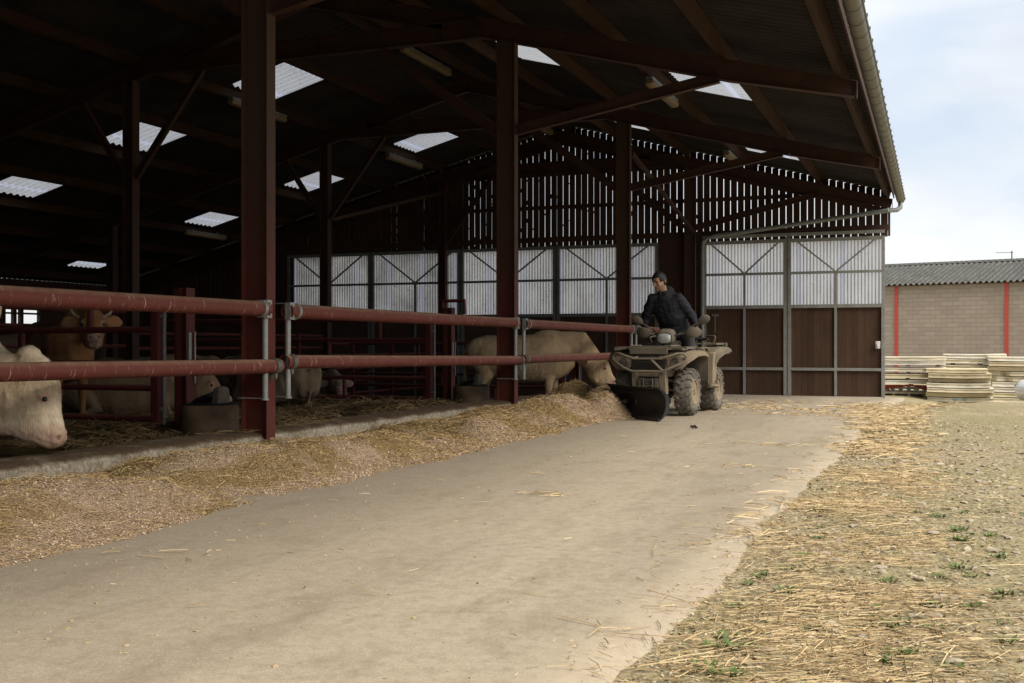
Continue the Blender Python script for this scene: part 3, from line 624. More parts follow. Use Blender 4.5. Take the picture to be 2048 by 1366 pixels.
mb = MB(); mb.box((-5.12, 26.38, 1.42), (.02, .02, .42)); mb.box((-5.12, 26.38, 1.63), (.16, .02, .05)); bpart(mb, 'door_latch', MT['galvd'])
mb = MB(); mb.box((-5.98, 26.55, 1.6), (1.05, .05, 3.9)); bpart(mb, 'timber_infill', MT['board'])
# closed walls at the back and at the hidden near end
mb = MB(); bx = -23.42
mb.box((bx, (Y0 + 22.55)/2, 1.05), (.12, 22.55 - Y0, 3.3)); mb.box((bx, (23.75 + GY)/2, 1.05), (.12, GY - 23.75, 3.3)); mb.box((bx, 23.15, .45), (.12, 1.2, 2.1 - .03)); mb.box((bx, 23.15, 2.3), (.12, 1.2, .8))
for yy in (22.88, 23.12): mb.box((bx, yy, 1.7), (.11, .10, .44))
mb.box((bx, 23.15, 1.78), (.1, 1.2, .05))
bpart(mb, 'back_wall', MT['darkw'])
mb = MB(); mb.box((-12.4, Y0 + .05, 2.2), (22, .12, 5.0)); bpart(mb, 'end_wall', MT['darkw'])

# strip lights under the purlins
def light(x, y, L, label, dz=.30):
    t = thing('strip_light', label, 'light', (x, y, zr(x) - dz), 0, 'strip lights under the barn roof')
    mb = MB(); mb.loft([((0, -L/2, -.05), .055, .03), ((0, -L/2 + .05, -.055), .075, .05), ((0, L/2 - .05, -.055), .075, .05), ((0, L/2, -.05), .055, .03)], n=12, pw=.7); mb.build('cover', MT['lamp'], t)
    mb = MB(); mb.box((0, 0, .015), (.11, L - .02, .045)); mb.build('tray', MT['galvd'], t)
    for s_ in (-1, 1): mb = MB(); mb.box((0, s_*L*.3, .06), (.03, .03, .05)); mb.build('bracket', MT['galvd'], t)
for x, y, L, lb in ((-4.2, 17.3, 1.75, 'yellowed strip light above the front brace of the second column from the quad bike'), (-4.3, 24.0, 1.3, 'short yellowed strip light above the galvanised sliding doors'), (-9.0, 18.6, 2.0, 'strip light high on the ridge beside the upper collar beam'),
                    (-12.2, 24.0, 1.8, 'strip light just below the middle far skylight'), (-12.15, 17.8, 1.8, 'strip light under the large skylight beside the nearest column'), (-18.1, 24.1, 1.7, 'dim strip light low down left of the nearest column'), (-9.1, 25.2, 1.4, 'strip light at the ridge near the gable boards')):
    light(x, y, L, lb)

# ------------------------------------------------------------------ kerb and feed barriers
KY0, KY1 = -3.0, 26.2
mb = MB(); kp = [(-5.655, -.1), (-5.65, .09), (-5.66, .118), (-5.70, .135), (-5.95, .152), (-6.02, .145), (-6.05, .11), (-6.06, -.3)]
kys = np.arange(KY0, KY1, .15); rg = []
for y in kys:
    gz = g1(-5.6, y); w1 = .008*float(vnoise(np.array([y]), np.array([1.]), 1.7, 2)[0])
    rg.append([Vector((a + w1 + .006*mnoise.noise((a*9, y*2.3, 1)), y, b + gz + (.008*mnoise.noise((a*5, y*3, 7)) if b > .05 else 0))) for a, b in kp])
mb.rings(rg)
tag(mb.build('feed_kerb', MT['kerb'], smooth=50), 'low worn concrete kerb running between the lane and the cattle pens', 'kerb')

def barrier(y0, y1, zu0, zu1, zl0, zl1, label, loc, first=False):
    """two pipes, with a galvanised upright and clamps at each end"""
    t = thing('feed_barrier', label, 'barrier', loc, 0, 'pipe feed barriers along the kerb'); o = loc; xr = -5.50
    for nm, za, zb_, r, ya, ye in (('upper_rail', zu0, zu1, .066, y0, y1 - .02), ('lower_rail', zl0, zl1, .062, y0 - .05, y1 + .17)):
        mb = MB(); rgs = []
        for q, (yy, zz, rr) in enumerate(((ya + .06, za, r - .006), (ya, za, r - .006), (ya, za, r), (ya + .1, za, r), (ye - .1, zb_, r), (ye, zb_, r), (ye, zb_, r - .006), (ye - .06, zb_, r - .006))): rgs.append(mb.ring((xr, yy, zz), (0, 1, 0), (0, 0, 1), rr, rr, 24))
        mb.rings(rgs); mb.build(nm, MT['rail'], t, o)
    ends = ((y0, zu0, zl0, 1), (y1, zu1, zl1, -1))
    for yy, zu, zl, s_ in ends:
        xu = -5.545; yu = yy + s_*.03
        mb = MB(); mb.tube([(xu + .035, yu, zu + .065), (xu + .035, yu, .44)], .026, 14); mb.lathe([(.026, 0), (.036, 0), (.036, .014), (.026, .014)], (xu + .035, yu, .44), (0, 0, 1), 14); mb.box((xu - .1, yu, .455), (.26, .05, .008)); mb.box((xu - .1, yu, zu + .07), (.28, .05, .008)); mb.build('upright', MT['galv'], t, o)
        mb = MB(); mb.box((xu + .055, yu, zu), (.055, .075, .155)); mb.box((xu + .045, yu + s_*.05, zu), (.05, .035, .15))
        mb.lathe([(.067, -.02), (.0765, -.02), (.0765, .02), (.067, .02)], (xr, yu + s_*.09, zu), (0, 1, 0), 20)
        for k in (-1, 1): mb.lathe([(.0, 0), (.013, 0), (.013, .014), (0, .014)], (xu + .082, yu, zu + k*.045), (1, 0, 0), 6)
        mb.build('pipe_clamp', MT['galv'], t, o)
        yk = yu + (.12 if s_ < 0 else .02); mb = MB(); mb.lathe([(.0625, -.032), (.072, -.032), (.072, .032), (.0625, .032)], (xr, yk, zl), (0, 1, 0), 24)
        for k in (-1, 1): mb.box((xr + k*.022, yk, zl - .082), (.014, .04, .035)); mb.lathe([(0, 0), (.009, 0), (.009, .018), (0, .018)], (xr + k*.022, yk, zl - .115), (0, 0, 1), 6)
        mb.build('strap_clamp', MT['gutter'], t, o)
barrier(2.55, 8.20, 1.226, 1.233, .765, .733, 'nearest red pipe feed barrier, running out of the left edge above the white bull', (-5.5, 5.4, 0))
barrier(8.50, 14.22, 1.225, 1.222, .768, .707, 'middle red pipe feed barrier, between the two nearest columns', (-5.5, 11.4, 0))
barrier(14.48, 20.26, 1.216, 1.218, .722, .724, 'farthest red pipe feed barrier, in front of the feeding cow beside the quad bike', (-5.5, 17.4, 0))

barrier(20.53, 26.15, 1.222, 1.21, .722, .70, 'red pipe feed barrier behind the rider, ending at the gable', (-5.5, 23.4, 0))
# ------------------------------------------------------------------ pen gates, posts, troughs, partition
def gate(x1, y, x0, zb_, label):
    t = thing('pen_gate', label, 'gate', ((x0 + x1)/2, y, zb_), 0, 'red tubular pen gates'); o = t.location.copy(); o = (o.x, o.y, o.z)
    for z in (1.38, 1.07, .745, .5, .20):
        mb = MB(); mb.tube([(x0, y, z + zb_), (x1 - .05, y, z + zb_)], .031 if z != .745 else .024, 12); mb.build('rail', MT['gate'], t, o)
    for u, za, zc in ((.828, 1.38, 1.07), (.643, 1.07, .745), (.34, 1.38, 1.07), (.826, .20, -.02), (.45, .745, .5), (.7, .5, .2), (.3, .2, -.02)):
        xx = x0 + (x1 - x0)*u; mb = MB(); mb.tube([(xx, y, za + zb_), (xx, y, zc + zb_)], .029, 10); mb.build('stub', MT['gate'], t, o)
    mb = MB(); mb.box((x1, y, .70 + zb_), (.085, .085, 1.42)); mb.build('end_stile', MT['gate'], t, o, bevel=.004)
    mb = MB(); mb.tube([(x1 + .09, y, .14 + zb_), (x1 + .09, y, 1.3 + zb_)], .017, 8)
    for z in (.3, 1.2): mb.box((x1 + .06, y, z + zb_), (.09, .03, .03))
    mb.build('drop_bolt', MT['galv'], t, o)
def gpost(x, y, h, label, br=False):
    zb_ = g1(x, y); t = thing('gate_post', label, 'post', (x, y, zb_), 0, 'red steel gate posts')
    mb = MB(); mb.ibeam((0, 0, -.05), (0, 0, h), .14, .13, (1, 0, 0), .009, .007); mb.box((-.035, -.05, h/2), (.065, .03, h)); mb.build('post', MT['column'], t)
    mb = MB(); mb.box((.076, -.02, .86), (.008, .04, .36)); mb.box((.085, .045, .8), (.008, .02, .5)); mb.build('latch_plate', MT['galv'], t)
    if br: mb = MB(); mb.tube([(-.1, 0, h - .15), (-.1, 0, h + .1), (.25, 0, h + .1), (.25, 0, h - .1)], .03, 8); mb.build('hoop', MT['gate'], t)
gate(-7.14, 8.75, -11.9, 0, 'dark red tubular gate behind the white bull head')
gate(-7.12, 14.80, -11.9, g1(-7.5, 14.8), 'dark red tubular gate between the second round trough and the middle of the barn')
gate(-7.12, 20.85, -11.9, g1(-7.5, 20.8), 'dark red tubular gate farthest back, behind the feeding cow')
gpost(-6.85, 8.80, 1.47, 'red steel gate post standing left of the nearest column')
gpost(-6.82, 14.85, 1.55, 'red steel gate post with a pipe hoop, left of the second column', True)
gpost(-6.82, 20.9, 1.5, 'far red steel gate post near the third column')
def trough(x, y, label, h=.36):
    z = g1(x, y); t = thing('water_trough', label, 'trough', (x, y, z), 0, 'round cattle troughs beside the columns')
    mb = MB(); mb.lathe([(.26, 0), (.265, .04), (.262, h - .02), (.255, h), (.225, h), (.225, .05), (0, .05)], (0, 0, 0), (0, 0, 1), 30); mb.build('tub', MT['trough'], t)
    mb = MB(); mb.lathe([(.224, h - .03), (.24, h + .015), (.20, h + .02), (.15, h - .03), (0, h - .05)], (0, 0, 0), (0, 0, 1), 30); mb.build('bowl', MT['black'], t)
    mb = MB(); mb.loft([((.08, .05, h - .04), .05, .10), ((.085, .05, h + .09), .05, .10), ((.09, .05, h + .15), .04, .085), ((.09, .05, h + .17), .02, .05)], (0, 1, 0), 12, .6); mb.build('float_box', MT['dustd'], t)
    mb = MB(); mb.loft([((-.18, 0, h - .01), .10, .02), ((-.06, 0, h + .05), .16, .03), ((.06, 0, h + .10), .10, .03)], (0, 0, 1), 10); mb.build('float_cover', MT['black'], t)
trough(-6.42, 8.62, 'round brown cattle trough with a black bowl, left of the nearest column')
trough(-6.35, 14.6, 'round brown cattle trough left of the second column')
def pen_fence(y0, y1, label):
    t = thing('pen_fence', label, 'fence', (-12.3, (y0 + y1)/2, g1(-12.3, (y0 + y1)/2)), 0, 'dark inner pen fences'); L = y1 - y0
    for z in (.35, .62, .9, 1.2, 1.45): mb = MB(); mb.tube([(0, -L/2, z), (0, L/2, z)], .028, 8); mb.build('rail', MT['gate'], t)
    for u in (-.33, 0, .33): mb = MB(); mb.box((.04, L*u, .75), (.07, .07, 1.5)); mb.build('post', MT['gate'], t)
for i, (a, b) in enumerate(((8.5, 14.3), (14.55, 20.35), (20.6, 26.3))): pen_fence(a, b, ('dark inner pen fence nearest the camera, behind the brown cow', 'dark inner pen fence in the middle of the barn', 'dark inner pen fence farthest back, under the plastic sheets')[i])

# straw bedding
bx_ = np.arange(-13.5, -6.02, .09); by_ = np.arange(4.5, 26.3, .09)
def bedz(X, Y): return G(X, Y) + .09 + .10*vnoise(X, Y, 1.1, 21) + .05*vnoise(X, Y, 5, 25) - .05*sstep(-6.4, -6.05, X) + .10*np.exp(-((X + 6.5)/.5)**2)*sstep(8.7, 9.2, Y)*(1 - sstep(13.9, 14.4, Y))*(.6 + .6*vnoise(X, Y, 2.2, 29))
v, f = grid_mesh(bx_, by_, bedz)
n = 15000; y = 7 + 19*rs.rand(n)**1.3; x = -6.06 - 5*rs.rand(n)**1.6; z = bedz(x, y)
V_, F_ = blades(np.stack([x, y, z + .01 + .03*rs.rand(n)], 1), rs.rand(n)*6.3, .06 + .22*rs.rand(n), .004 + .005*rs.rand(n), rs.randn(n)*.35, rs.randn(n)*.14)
n2 = 1200; y2 = 6.6 + 8*rs.rand(n2); x2 = -5.86 + .09*rs.randn(n2); z2 = .155 + 0*x2
k2 = vnoise(y2, y2*0, .9, 41) > .05; V2, F2 = blades(np.stack([x2, y2, z2], 1)[k2], (rs.rand(n2)*6.3)[k2], (.03 + .12*rs.rand(n2))[k2], (.003 + .003*rs.rand(n2))[k2], (rs.randn(n2)*.1)[k2], (rs.randn(n2)*.1)[k2])
nb = len(v); Vb = np.concatenate([v, V_, V2]); Fb = np.concatenate([f, F_ + nb, F2 + nb + len(V_)])
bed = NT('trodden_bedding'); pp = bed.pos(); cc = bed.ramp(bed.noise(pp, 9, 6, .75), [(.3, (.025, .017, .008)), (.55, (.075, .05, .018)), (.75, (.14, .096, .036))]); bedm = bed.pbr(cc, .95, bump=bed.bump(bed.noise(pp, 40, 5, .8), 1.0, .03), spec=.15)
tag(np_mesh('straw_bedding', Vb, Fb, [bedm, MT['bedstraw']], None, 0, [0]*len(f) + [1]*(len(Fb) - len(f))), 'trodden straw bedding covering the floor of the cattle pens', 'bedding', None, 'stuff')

# ------------------------------------------------------------------ chopped feed heaped along the kerb
fx = np.arange(-5.66, -3.1, .028); fy = np.arange(2.0, 15.6, .028)
HEAP = cw(.93, 15.35)
def feedz(X, Y):
    e = np.interp(Y, [2, 3.4, 5.8, 7.7, 13], [-3.38, -3.43, -3.62, -3.56, -3.62]) + .10*vnoise(Y, Y*0 + 3, .8, 51) + .05*vnoise(X, Y, 3.0, 53)
    u = (X + 5.66)/(e + 5.66)                                   # 0 at the kerb, 1 at the outer edge
    along = .78 + .75*vnoise(Y, Y*0 + 7, .55, 57) + .3*vnoise(Y, Y*0 + 2, 1.5, 58)
    ridge = .21*np.exp(-((u - .62 - .12*vnoise(Y, Y*0 + 1, .9, 60))/.2)**2) + .07*np.exp(-((u - .25)/.16)**2)
    h = along*ridge + .03*sstep(-.02, .2, u)*(1 - sstep(.6, 1.0, u)) + .085*vnoise(X, Y, 1.9, 63)*(1 - sstep(.75, 1, u)) + .03*vnoise(X, Y, 5, 66)*(1 - sstep(.85, 1, u))
    h = h*(.02 + .98*sstep(.0, .17, u)) - .012*(1 - sstep(0, .12, u)); h = h*(1 - sstep(.72, 1.04, u)) - .03*sstep(.9, 1.1, u); h = h*np.interp(Y, [2, 4, 9, 12, 14], [.72, .8, .95, .95, .8])
    h = h*(1 - sstep(14.4, 15.1, Y)) - .03*sstep(14.6, 15.2, Y)
    hp = np.maximum(np.maximum(.46*np.exp(-(((X + 4.72)/.50)**2 + ((Y - 14.45)/.46)**2)), .40*np.exp(-(((X + 4.12)/.36)**2 + ((Y - 13.80)/.42)**2))), .34*np.exp(-(((X + 3.98)/.30)**2 + ((Y - 13.30)/.40)**2)))*(1 + .18*vnoise(X, Y, 4, 71))
    return G(X, Y) + .012 + np.maximum(h, hp - .03)
v, f = grid_mesh(fx, fy, feedz)
def chips(n, sel):
    x = -5.6 + 2.35*rs.rand(n); y = 2.3 + 12.8*rs.rand(n)**1.15; z = feedz(x, y); k = z > G(x, y) + .012 - .001
    x, y, z = x[k], y[k], z[k]; m = len(x); return x, y, z, m
x, y, z, m = chips(130000, 0); a = rs.rand(m)*6.3; L = (.0026 + .0055*rs.rand(m)**1.6)*np.interp(y, [2, 15], [.9, 1.9])
u = np.stack([np.cos(a), np.sin(a), rs.randn(m)*.5], 1); s_ = np.stack([-np.sin(a), np.cos(a), rs.randn(m)*.5], 1)*(.3 + .4*rs.rand(m))[:, None]; c = np.stack([x, y, z + .002 + .006*rs.rand(m)], 1)
Vc = np.stack([c + u*L[:, None], c + s_*L[:, None], c - u*L[:, None], c - s_*L[:, None]], 1).reshape(-1, 3); Fc = np.arange(m*4).reshape(-1, 4)
x, y, z, m = chips(34000, 1); k = vnoise(x, y, 1.2, 81) + rs.randn(m)*.4 - (x + 4.5)*.25 > .0; x, y, z = x[k], y[k], z[k]; m = len(x)
Vs_, Fs_ = blades(np.stack([x, y, z + .006 + .012*rs.rand(m)], 1), rs.rand(m)*6.3, .02 + .10*rs.rand(m)**2, (.0018 + .0016*rs.rand(m))*np.interp(y, [2, 15], [1, 2.4]), rs.randn(m)*.22, rs.randn(m)*.12)
Vf = np.concatenate([v, Vc, Vs_]); Ff = np.concatenate([f, Fc + len(v), Fs_ + len(v) + len(Vc)])
tag(np_mesh('chopped_feed', Vf, Ff, [MT['feed'], MT['chip'], MT['haystem']], None, 0, [0]*len(f) + [1]*len(Fc) + [2]*len(Fs_)), 'long heap of chopped tan feed and hay lying against the kerb', 'feed', None, 'stuff')
# ------------------------------------------------------------------ cattle
def V3(*a): return Vector(a)
HEAD_BULL = [((-6, 6), (14, -45), .085), ((6, 24), (40, -66), .125), ((32, 38), (80, -80), .150), ((62, 46), (118, -80), .150), ((84, 47.5), (148, -66), .130), ((106, 47), (163, -46), .106), ((128, 51), (172, -26), .094), ((146, 55), (177, -5), .096), ((160, 58), (183, 8), .096), ((171, 57), (186, 20), .085), ((180, 49), (187, 34), .05)]
HEAD_COW = [((-6, 6), (14, -45), .085), ((6, 26), (40, -66), .122), ((32, 40), (78, -78), .145), ((62, 46), (110, -74), .140), ((84, 45), (134, -60), .116), ((106, 43), (148, -42), .092), ((128, 46), (160, -22), .080), ((146, 52), (170, -6), .083), ((159, 55), (176, 8), .082), ((170, 53), (179, 24), .066), ((177, 45), (180, 36), .03)]
def cow(name, label, loc, rz, scale, hide, poll, A, B, lying=False, voxel=.02, tagc=False, horns=False, face=None, ear_droop=.1, neck_mid=None, dewlap=0, stance=(0, 0, 0, 0), group='cattle in the straw pens', bulk=1.0, neck0=None, ear_a=22, fold=.004, trunk_shade=1.0):
    HEAD = HEAD_BULL if name == 'bull' else HEAD_COW
    A = Vector(A).normalized(); B = Vector(B); B = (B - A*B.dot(A)).normalized(); S = A.cross(B).normalized(); Pl = Vector(poll); k = 1/283.
    def H(a, b, s_=0.0): return Pl + A*(a*k) + B*(b*k) + S*s_
    mb = MB(); dz = -.50 if lying else 0
    tr = [(-.93, 1.13, .09, .11), (-.88, 1.07, .22, .25), (-.68, 1.03, .30*bulk, .335), (-.36, .98, .325*bulk, .37), (0, .95, .36*bulk, .415), (.33, .955, .335*bulk, .42), (.58, .99, .29*bulk, .405), (.78, 1.0, .23, .33), (.92, 1.0, .12, .19)]
    mb.loft([((x, 0, z + dz), a, b) for x, z, a, b in tr], n=22, pw=.88)
    for s_ in (-1, 1):
        mb.ball((-.72, s_*.17, 1.10 + dz), (.23, .13, .22), 12, 8); mb.ball((.52, s_*.2, .98 + dz), (.20, .12, .32), 12, 8); mb.ball((-.86, s_*.1, .95 + dz), (.10, .12, .2), 10, 7)
    if bulk > 1.05: mb.ball((.46, 0, 1.24 + dz), (.34, .17, .215), 14, 9); mb.ball((.80, 0, 1.20 + dz), (.26, .13, .20), 12, 8)
    nm = Vector(neck_mid) if neck_mid else None
    e = H(48, -30); n0 = Vector(neck0) if neck0 else V3(.56, 0, 1.08 + dz)
    if nm is None: nm = (n0*.5 + e*.5) + V3(0, 0, .06)
    mb.loft([(n0, .21, .36), (n0*.6 + nm*.4, .19, .32), (nm, .155, .26), (nm*.4 + e*.6, .135, .215), (e, .11, .16)], n=16, up=(-A if abs(A.z) < .6 else B)) if False else mb.loft([(n0, .21, .36), (n0*.6 + nm*.4, .19, .32), (nm, .155, .26), (nm*.4 + e*.6, .135, .215), (e, .115, .17)], n=16)
    if dewlap:
        for t in (0, .25, .5, .75, 1): c = n0*(1 - t) + H(120, -80)*t; mb.ball(c + V3(0, 0, -.24*(1 - t) - .03), (.14, .055, .15 - .04*t), 10, 7)
    rs_ = []
    for f, b, w in HEAD:
        F0 = H(*f); B0 = H(*b); c = (F0 + B0)/2; d = (F0 - B0)/2; ring = []
        for i in range(20):
            t = 2*math.pi*i/20; ct, st = math.cos(t), math.sin(t); ring.append(c + d*(math.copysign(abs(ct)**.85, ct)) + S*(w*math.copysign(abs(st)**.9, st)))
        rs_.append(ring)
    mb.rings(rs_)
    for s_ in (-1, 1):
        mb.ball(H(74, 24, s_*.112), (.03, .035, .035), 10, 7)                  # brow
        mb.ball(H(158, 44, s_*.06), (.034, .034, .036), 10, 7); mb.ball(H(172, 22, s_*.03), .045, 10, 7); mb.ball(H(120, -40, s_*.07), (.06, .05, .06), 10, 7)
        if dewlap: mb.ball(H(132, -62, s_*.03), (.13, .09, .10), 10, 7)
        # ear: a flattened leaf on a short root
        e0 = H(ear_a, -34, s_*.10); out = S*s_; bk = -B
        ear = [(e0, .03, .03), (e0 + out*.07 + bk*.02 - A*.005, .038, .058), (e0 + out*.14 + bk*.03 + A*(ear_droop*.14), .028, .098), (e0 + out*.21 + bk*.03 + A*(ear_droop*.3), .022, .086), (e0 + out*.27 + bk*.045 + A*(ear_droop*.45), .012, .02)]
        mb.loft(ear, up=B*.6 - A*.8, n=12)
    mb.ball(H(-6, -14), (.085, .085, .06), 12, 8)
    if not lying:
        for s_, i, dx in ((1, 0, stance[0]), (-1, 1, stance[1])):
            y = s_*.17; mb.loft([((.52, y, .92), .12, .16), ((.53 + dx*.2, y, .74), .09, .12), ((.53 + dx*.45, y, .57), .068, .08), ((.54 + dx*.65, y, .40), .058, .062), ((.54 + dx*.75, y, .34), .042, .046), ((.535 + dx*.9, y, .2), .036, .04), ((.54 + dx, y, .11), .048, .05), ((.56 + dx, y, .06), .05, .055), ((.58 + dx, y, 0), .058, .07)], up=(1, 0, 0), n=14)
        for s_, i, dx in ((1, 2, stance[2]), (-1, 3, stance[3])):
            y = s_*.18; mb.loft([((-.66, y, .98), .15, .24), ((-.64, y, .80), .13, .20), ((-.62 + dx*.2, y, .66), .10, .145), ((-.70 + dx*.5, y, .52), .065, .085), ((-.78 + dx*.7, y, .43), .05, .065), ((-.77 + dx*.8, y, .34), .042, .048), ((-.75 + dx*.9, y, .2), .038, .042), ((-.74 + dx, y, .11), .048, .05), ((-.71 + dx, y, .05), .05, .058), ((-.69 + dx, y, 0), .056, .07)], up=(1, 0, 0), n=14)
        mb.tube([(-.92, 0, 1.2), (-.99, 0, 1.05), (-1.0, .01, .8), (-.98, .01, .55), (-.97, .01, .36)], [.04, .028, .022, .035, .012], 10)
    else:
        for s_ in (1, -1):
            y = s_*.25; mb.loft([((.50, s_*.2, .42), .11, .17), ((.66, y, .25), .09, .11), ((.80, y, .12), .065, .07), ((.62, y + s_*.02, .06), .045, .045), ((.46, y + s_*.03, .05), .04, .045)], n=12)
            mb.loft([((-.62, s_*.2, .44), .17, .24), ((-.40, s_*.33, .30), .12, .16), ((-.20, s_*.39, .18), .09, .11), ((-.42, s_*.44, .09), .06, .065), ((-.22, s_*.46, .05), .045, .045), ((-.02, s_*.46, .045), .045, .05)], n=12)
        mb.tube([(-.92, 0, .7), (-1.0, .03, .5), (-1.0, .1, .2), (-.95, .2, .05)], [.04, .03, .025, .03], 8)
    me = fuse(mb, voxel, 5, .5)
    hn = H(165, 50)
    Nn = np.empty(len(me.vertices)*3, np.float32); me.vertices.foreach_get('normal', Nn); Nn = Nn.reshape(-1, 3); P0 = verts_np(me); new = []
    for pv, nv in zip(P0.tolist(), Nn.tolist()):                   # skin folds, nostrils, lips
        p = Vector(pv); n_ = Vector(nv); dlt = fold*mnoise.noise(Vector((p.x*16, p.y*10, p.z*4 + p.x*7))) + fold*.9*mnoise.noise(p*24)
        r_ = p - Pl; aa = r_.dot(A)/k; bb = r_.dot(B)/k; ss = r_.dot(S)
        if 140 < aa < 200 and bb > -20:
            for s_ in (-1, 1):
                dd = math.sqrt(((aa - 164)*k)**2 + ((bb - 50)*k)**2 + (ss - s_*.055)**2)
                if dd < .03: dlt -= .016*(1 - dd/.03)
            ml = aa - (178 - (44 - bb)*.36)
            if abs(ml) < 3.5 and 6 < bb < 46: dlt -= .006*(1 - abs(ml)/3.5)
        new.append(p + n_*dlt)
    me.vertices.foreach_set('co', np.array(new, np.float32).ravel()); me.update()
    P = verts_np(me).astype(float)
    Pn, An, Bn, Sn = (np.array(q) for q in (Pl, A, B, S)); q = P - Pn; a = q @ An/k; b = q @ Bn/k; s = np.abs(q @ Sn)
    inhead = (a > -30) & (b > -95) & (s < .2) & (a < 200)
    col = np.tile(np.array(hide), (len(P), 1)); nn = np.array([mnoise.noise(Vector(p)*5) for p in P])
    col *= (1 + .16*nn)[:, None]
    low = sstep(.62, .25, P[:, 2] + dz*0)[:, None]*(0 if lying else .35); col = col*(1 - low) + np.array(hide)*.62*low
    bk_ = (1 - (1 - trunk_shade)*sstep(.85, .45, P[:, 0] + .6*(.75 - P[:, 2]).clip(0, 1)))[:, None]; col = col*bk_  # shade on the trunk, painted into the hide colour
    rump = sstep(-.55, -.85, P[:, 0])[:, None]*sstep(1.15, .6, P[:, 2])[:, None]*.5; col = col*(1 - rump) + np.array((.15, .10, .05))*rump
    muz = np.array((.60, .40, .31)); dark = face if face is not None else np.array(hide)
    m = (inhead*sstep(128, 150, a))[:, None]; mc = (muz if face is None else np.array((.62, .50, .40)))
    col = col*(1 - m) + (col*.35 + mc*.65)*m
    pn = (inhead*sstep(152, 166, a)*sstep(20, 44, b))[:, None]; col = col*(1 - pn*.7) + np.array((.46, .27, .21))*pn*.7
    for s_ in (-1, 1):
        sv = q @ Sn
        d = np.sqrt(((a - 84)*k)**2 + ((b - (32 if name == 'bull' else 21))*k)**2 + (sv - s_*.115)**2); r = sstep(.062, .026, d)[:, None]; ring_c = np.array((.60, .30, .24)) if face is None else np.array((.62, .48, .34)); col = col*(1 - r*.6) + ring_c*r*.6
        d = np.sqrt(((a - 163)*k)**2 + ((b - 50)*k)**2 + (sv - s_*.055)**2); r = sstep(.026, .013, d)[:, None]; col = col*(1 - r*.9) + np.array((.06, .025, .02))*r*.9
        ear = (np.sign(sv) == s_)*sstep(.135, .18, s)*(a < 110)*(a > -60)*(np.abs(b + 36) < 60)
        e2 = (ear*sstep(.1, .6, Nn @ (Bn*.8 + An*.6)))[:, None]; col = col*(1 - e2*.6) + np.array((.62, .30, .14) if face is not None else (.62, .38, .29))*e2*.6
    mouth = (inhead*sstep(5, 1.5, np.abs(a - (178 - (44 - b)*.36)))*(a > 140)*(b < 46)*(b > 6))[:, None]*.45; col = col*(1 - mouth) + np.array((.16, .09, .07))*mouth
    if not lying: hoof = sstep(.075, .06, P[:, 2])[:, None]; col = col*(1 - hoof) + np.array((.08, .06, .045))*hoof
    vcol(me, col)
    o = link(name, me, MT['hide'], None, 180); o.location = loc; o.rotation_euler = (0, 0, rz); o.scale = (scale,)*3
    tag(o, label, 'cow' if 'bull' not in name else 'bull', group)
    for s_ in (-1, 1):
        mb = MB(); mb.ball(H(86, 33 if name == 'bull' else 21, s_*(.112 if name == 'bull' else .124)), (.0185, .0185, .0185), 12, 8); mb.build('eye', MT['eye'], o)
        if horns:
            mb = MB(); mb.tube([H(20, -20, s_*.08), H(18, -20, s_*.16), H(10, -10, s_*.22), H(0, 4, s_*.25)], [.028, .026, .02, .008], 10); mb.build('horn', MT['horn'], o)
        if tagc:
            mb = MB(); c = H(34, -44, s_*.205); mb.beam(c, c + A*.075 + S*s_*.01, .008, .055, S); mb.build('ear_tag', MT['orange'], o)
    return o
def coat(o, n, L, wd, flow, box, seed=1):
    """short coat hair on the part of a hide inside box (local axes)"""
    me = o.data; r_ = np.random.RandomState(seed); V = verts_np(me).astype(float); Nv = np.empty(len(V)*3, np.float32); me.vertices.foreach_get('normal', Nv); Nv = Nv.reshape(-1, 3).astype(float)
    c = np.empty(len(V)*4, np.float32); me.color_attributes['pigment_shade'].data.foreach_get('color', c); c = c.reshape(-1, 4)[:, :3]
    ok = np.all((V > np.array(box[0])) & (V < np.array(box[1])), 1); idx = r_.choice(np.nonzero(ok)[0], n); p = V[idx] + r_.randn(n, 3)*.004; nn = Nv[idx]
    d = np.tile(np.array(flow, float), (n, 1)) + r_.randn(n, 3)*.22; d -= nn*(d*nn).sum(1)[:, None]; d /= np.linalg.norm(d, axis=1)[:, None]; d = d + nn*(.06 + .16*r_.rand(n))[:, None]
    sd_ = np.cross(d, nn); sd_ /= np.linalg.norm(sd_, axis=1)[:, None] + 1e-6; l = L*(.5 + r_.rand(n))[:, None]
    T = np.stack([p + sd_*wd - nn*.003, p - sd_*wd - nn*.003, p + d*l*.6 + nn*.002 - sd_*wd*.4, p + d*l*.6 + nn*.002 + sd_*wd*.4, p + d*l], 1).reshape(-1, 3)
    q5 = np.arange(n)[:, None]*5; me2 = bpy.data.meshes.new('hair'); F = [f for b in q5[:, 0].tolist() for f in ((b, b + 1, b + 2, b + 3), (b + 3, b + 2, b + 4))]
    me2.from_pydata(T.tolist(), [], F); me2.update(); cc = np.repeat(c[idx]*(.8 + .42*r_.rand(n))[:, None], 5, 0); vcol(me2, np.clip(cc, 0, .9)); h = link('hair', me2, MT['hide'], o, 0); return h
def cam_rz(x, y): return YAW + math.atan2(y, x)              # heading given in (right, forward) of the camera
def cam_local(v, hx, hy):                                    # direction in camera axes -> local axes of a thing with that heading
    n = math.hypot(hx, hy); hx, hy = hx/n, hy/n; return Vector((v[0]*hx + v[1]*hy, -v[0]*hy + v[1]*hx, v[2]))
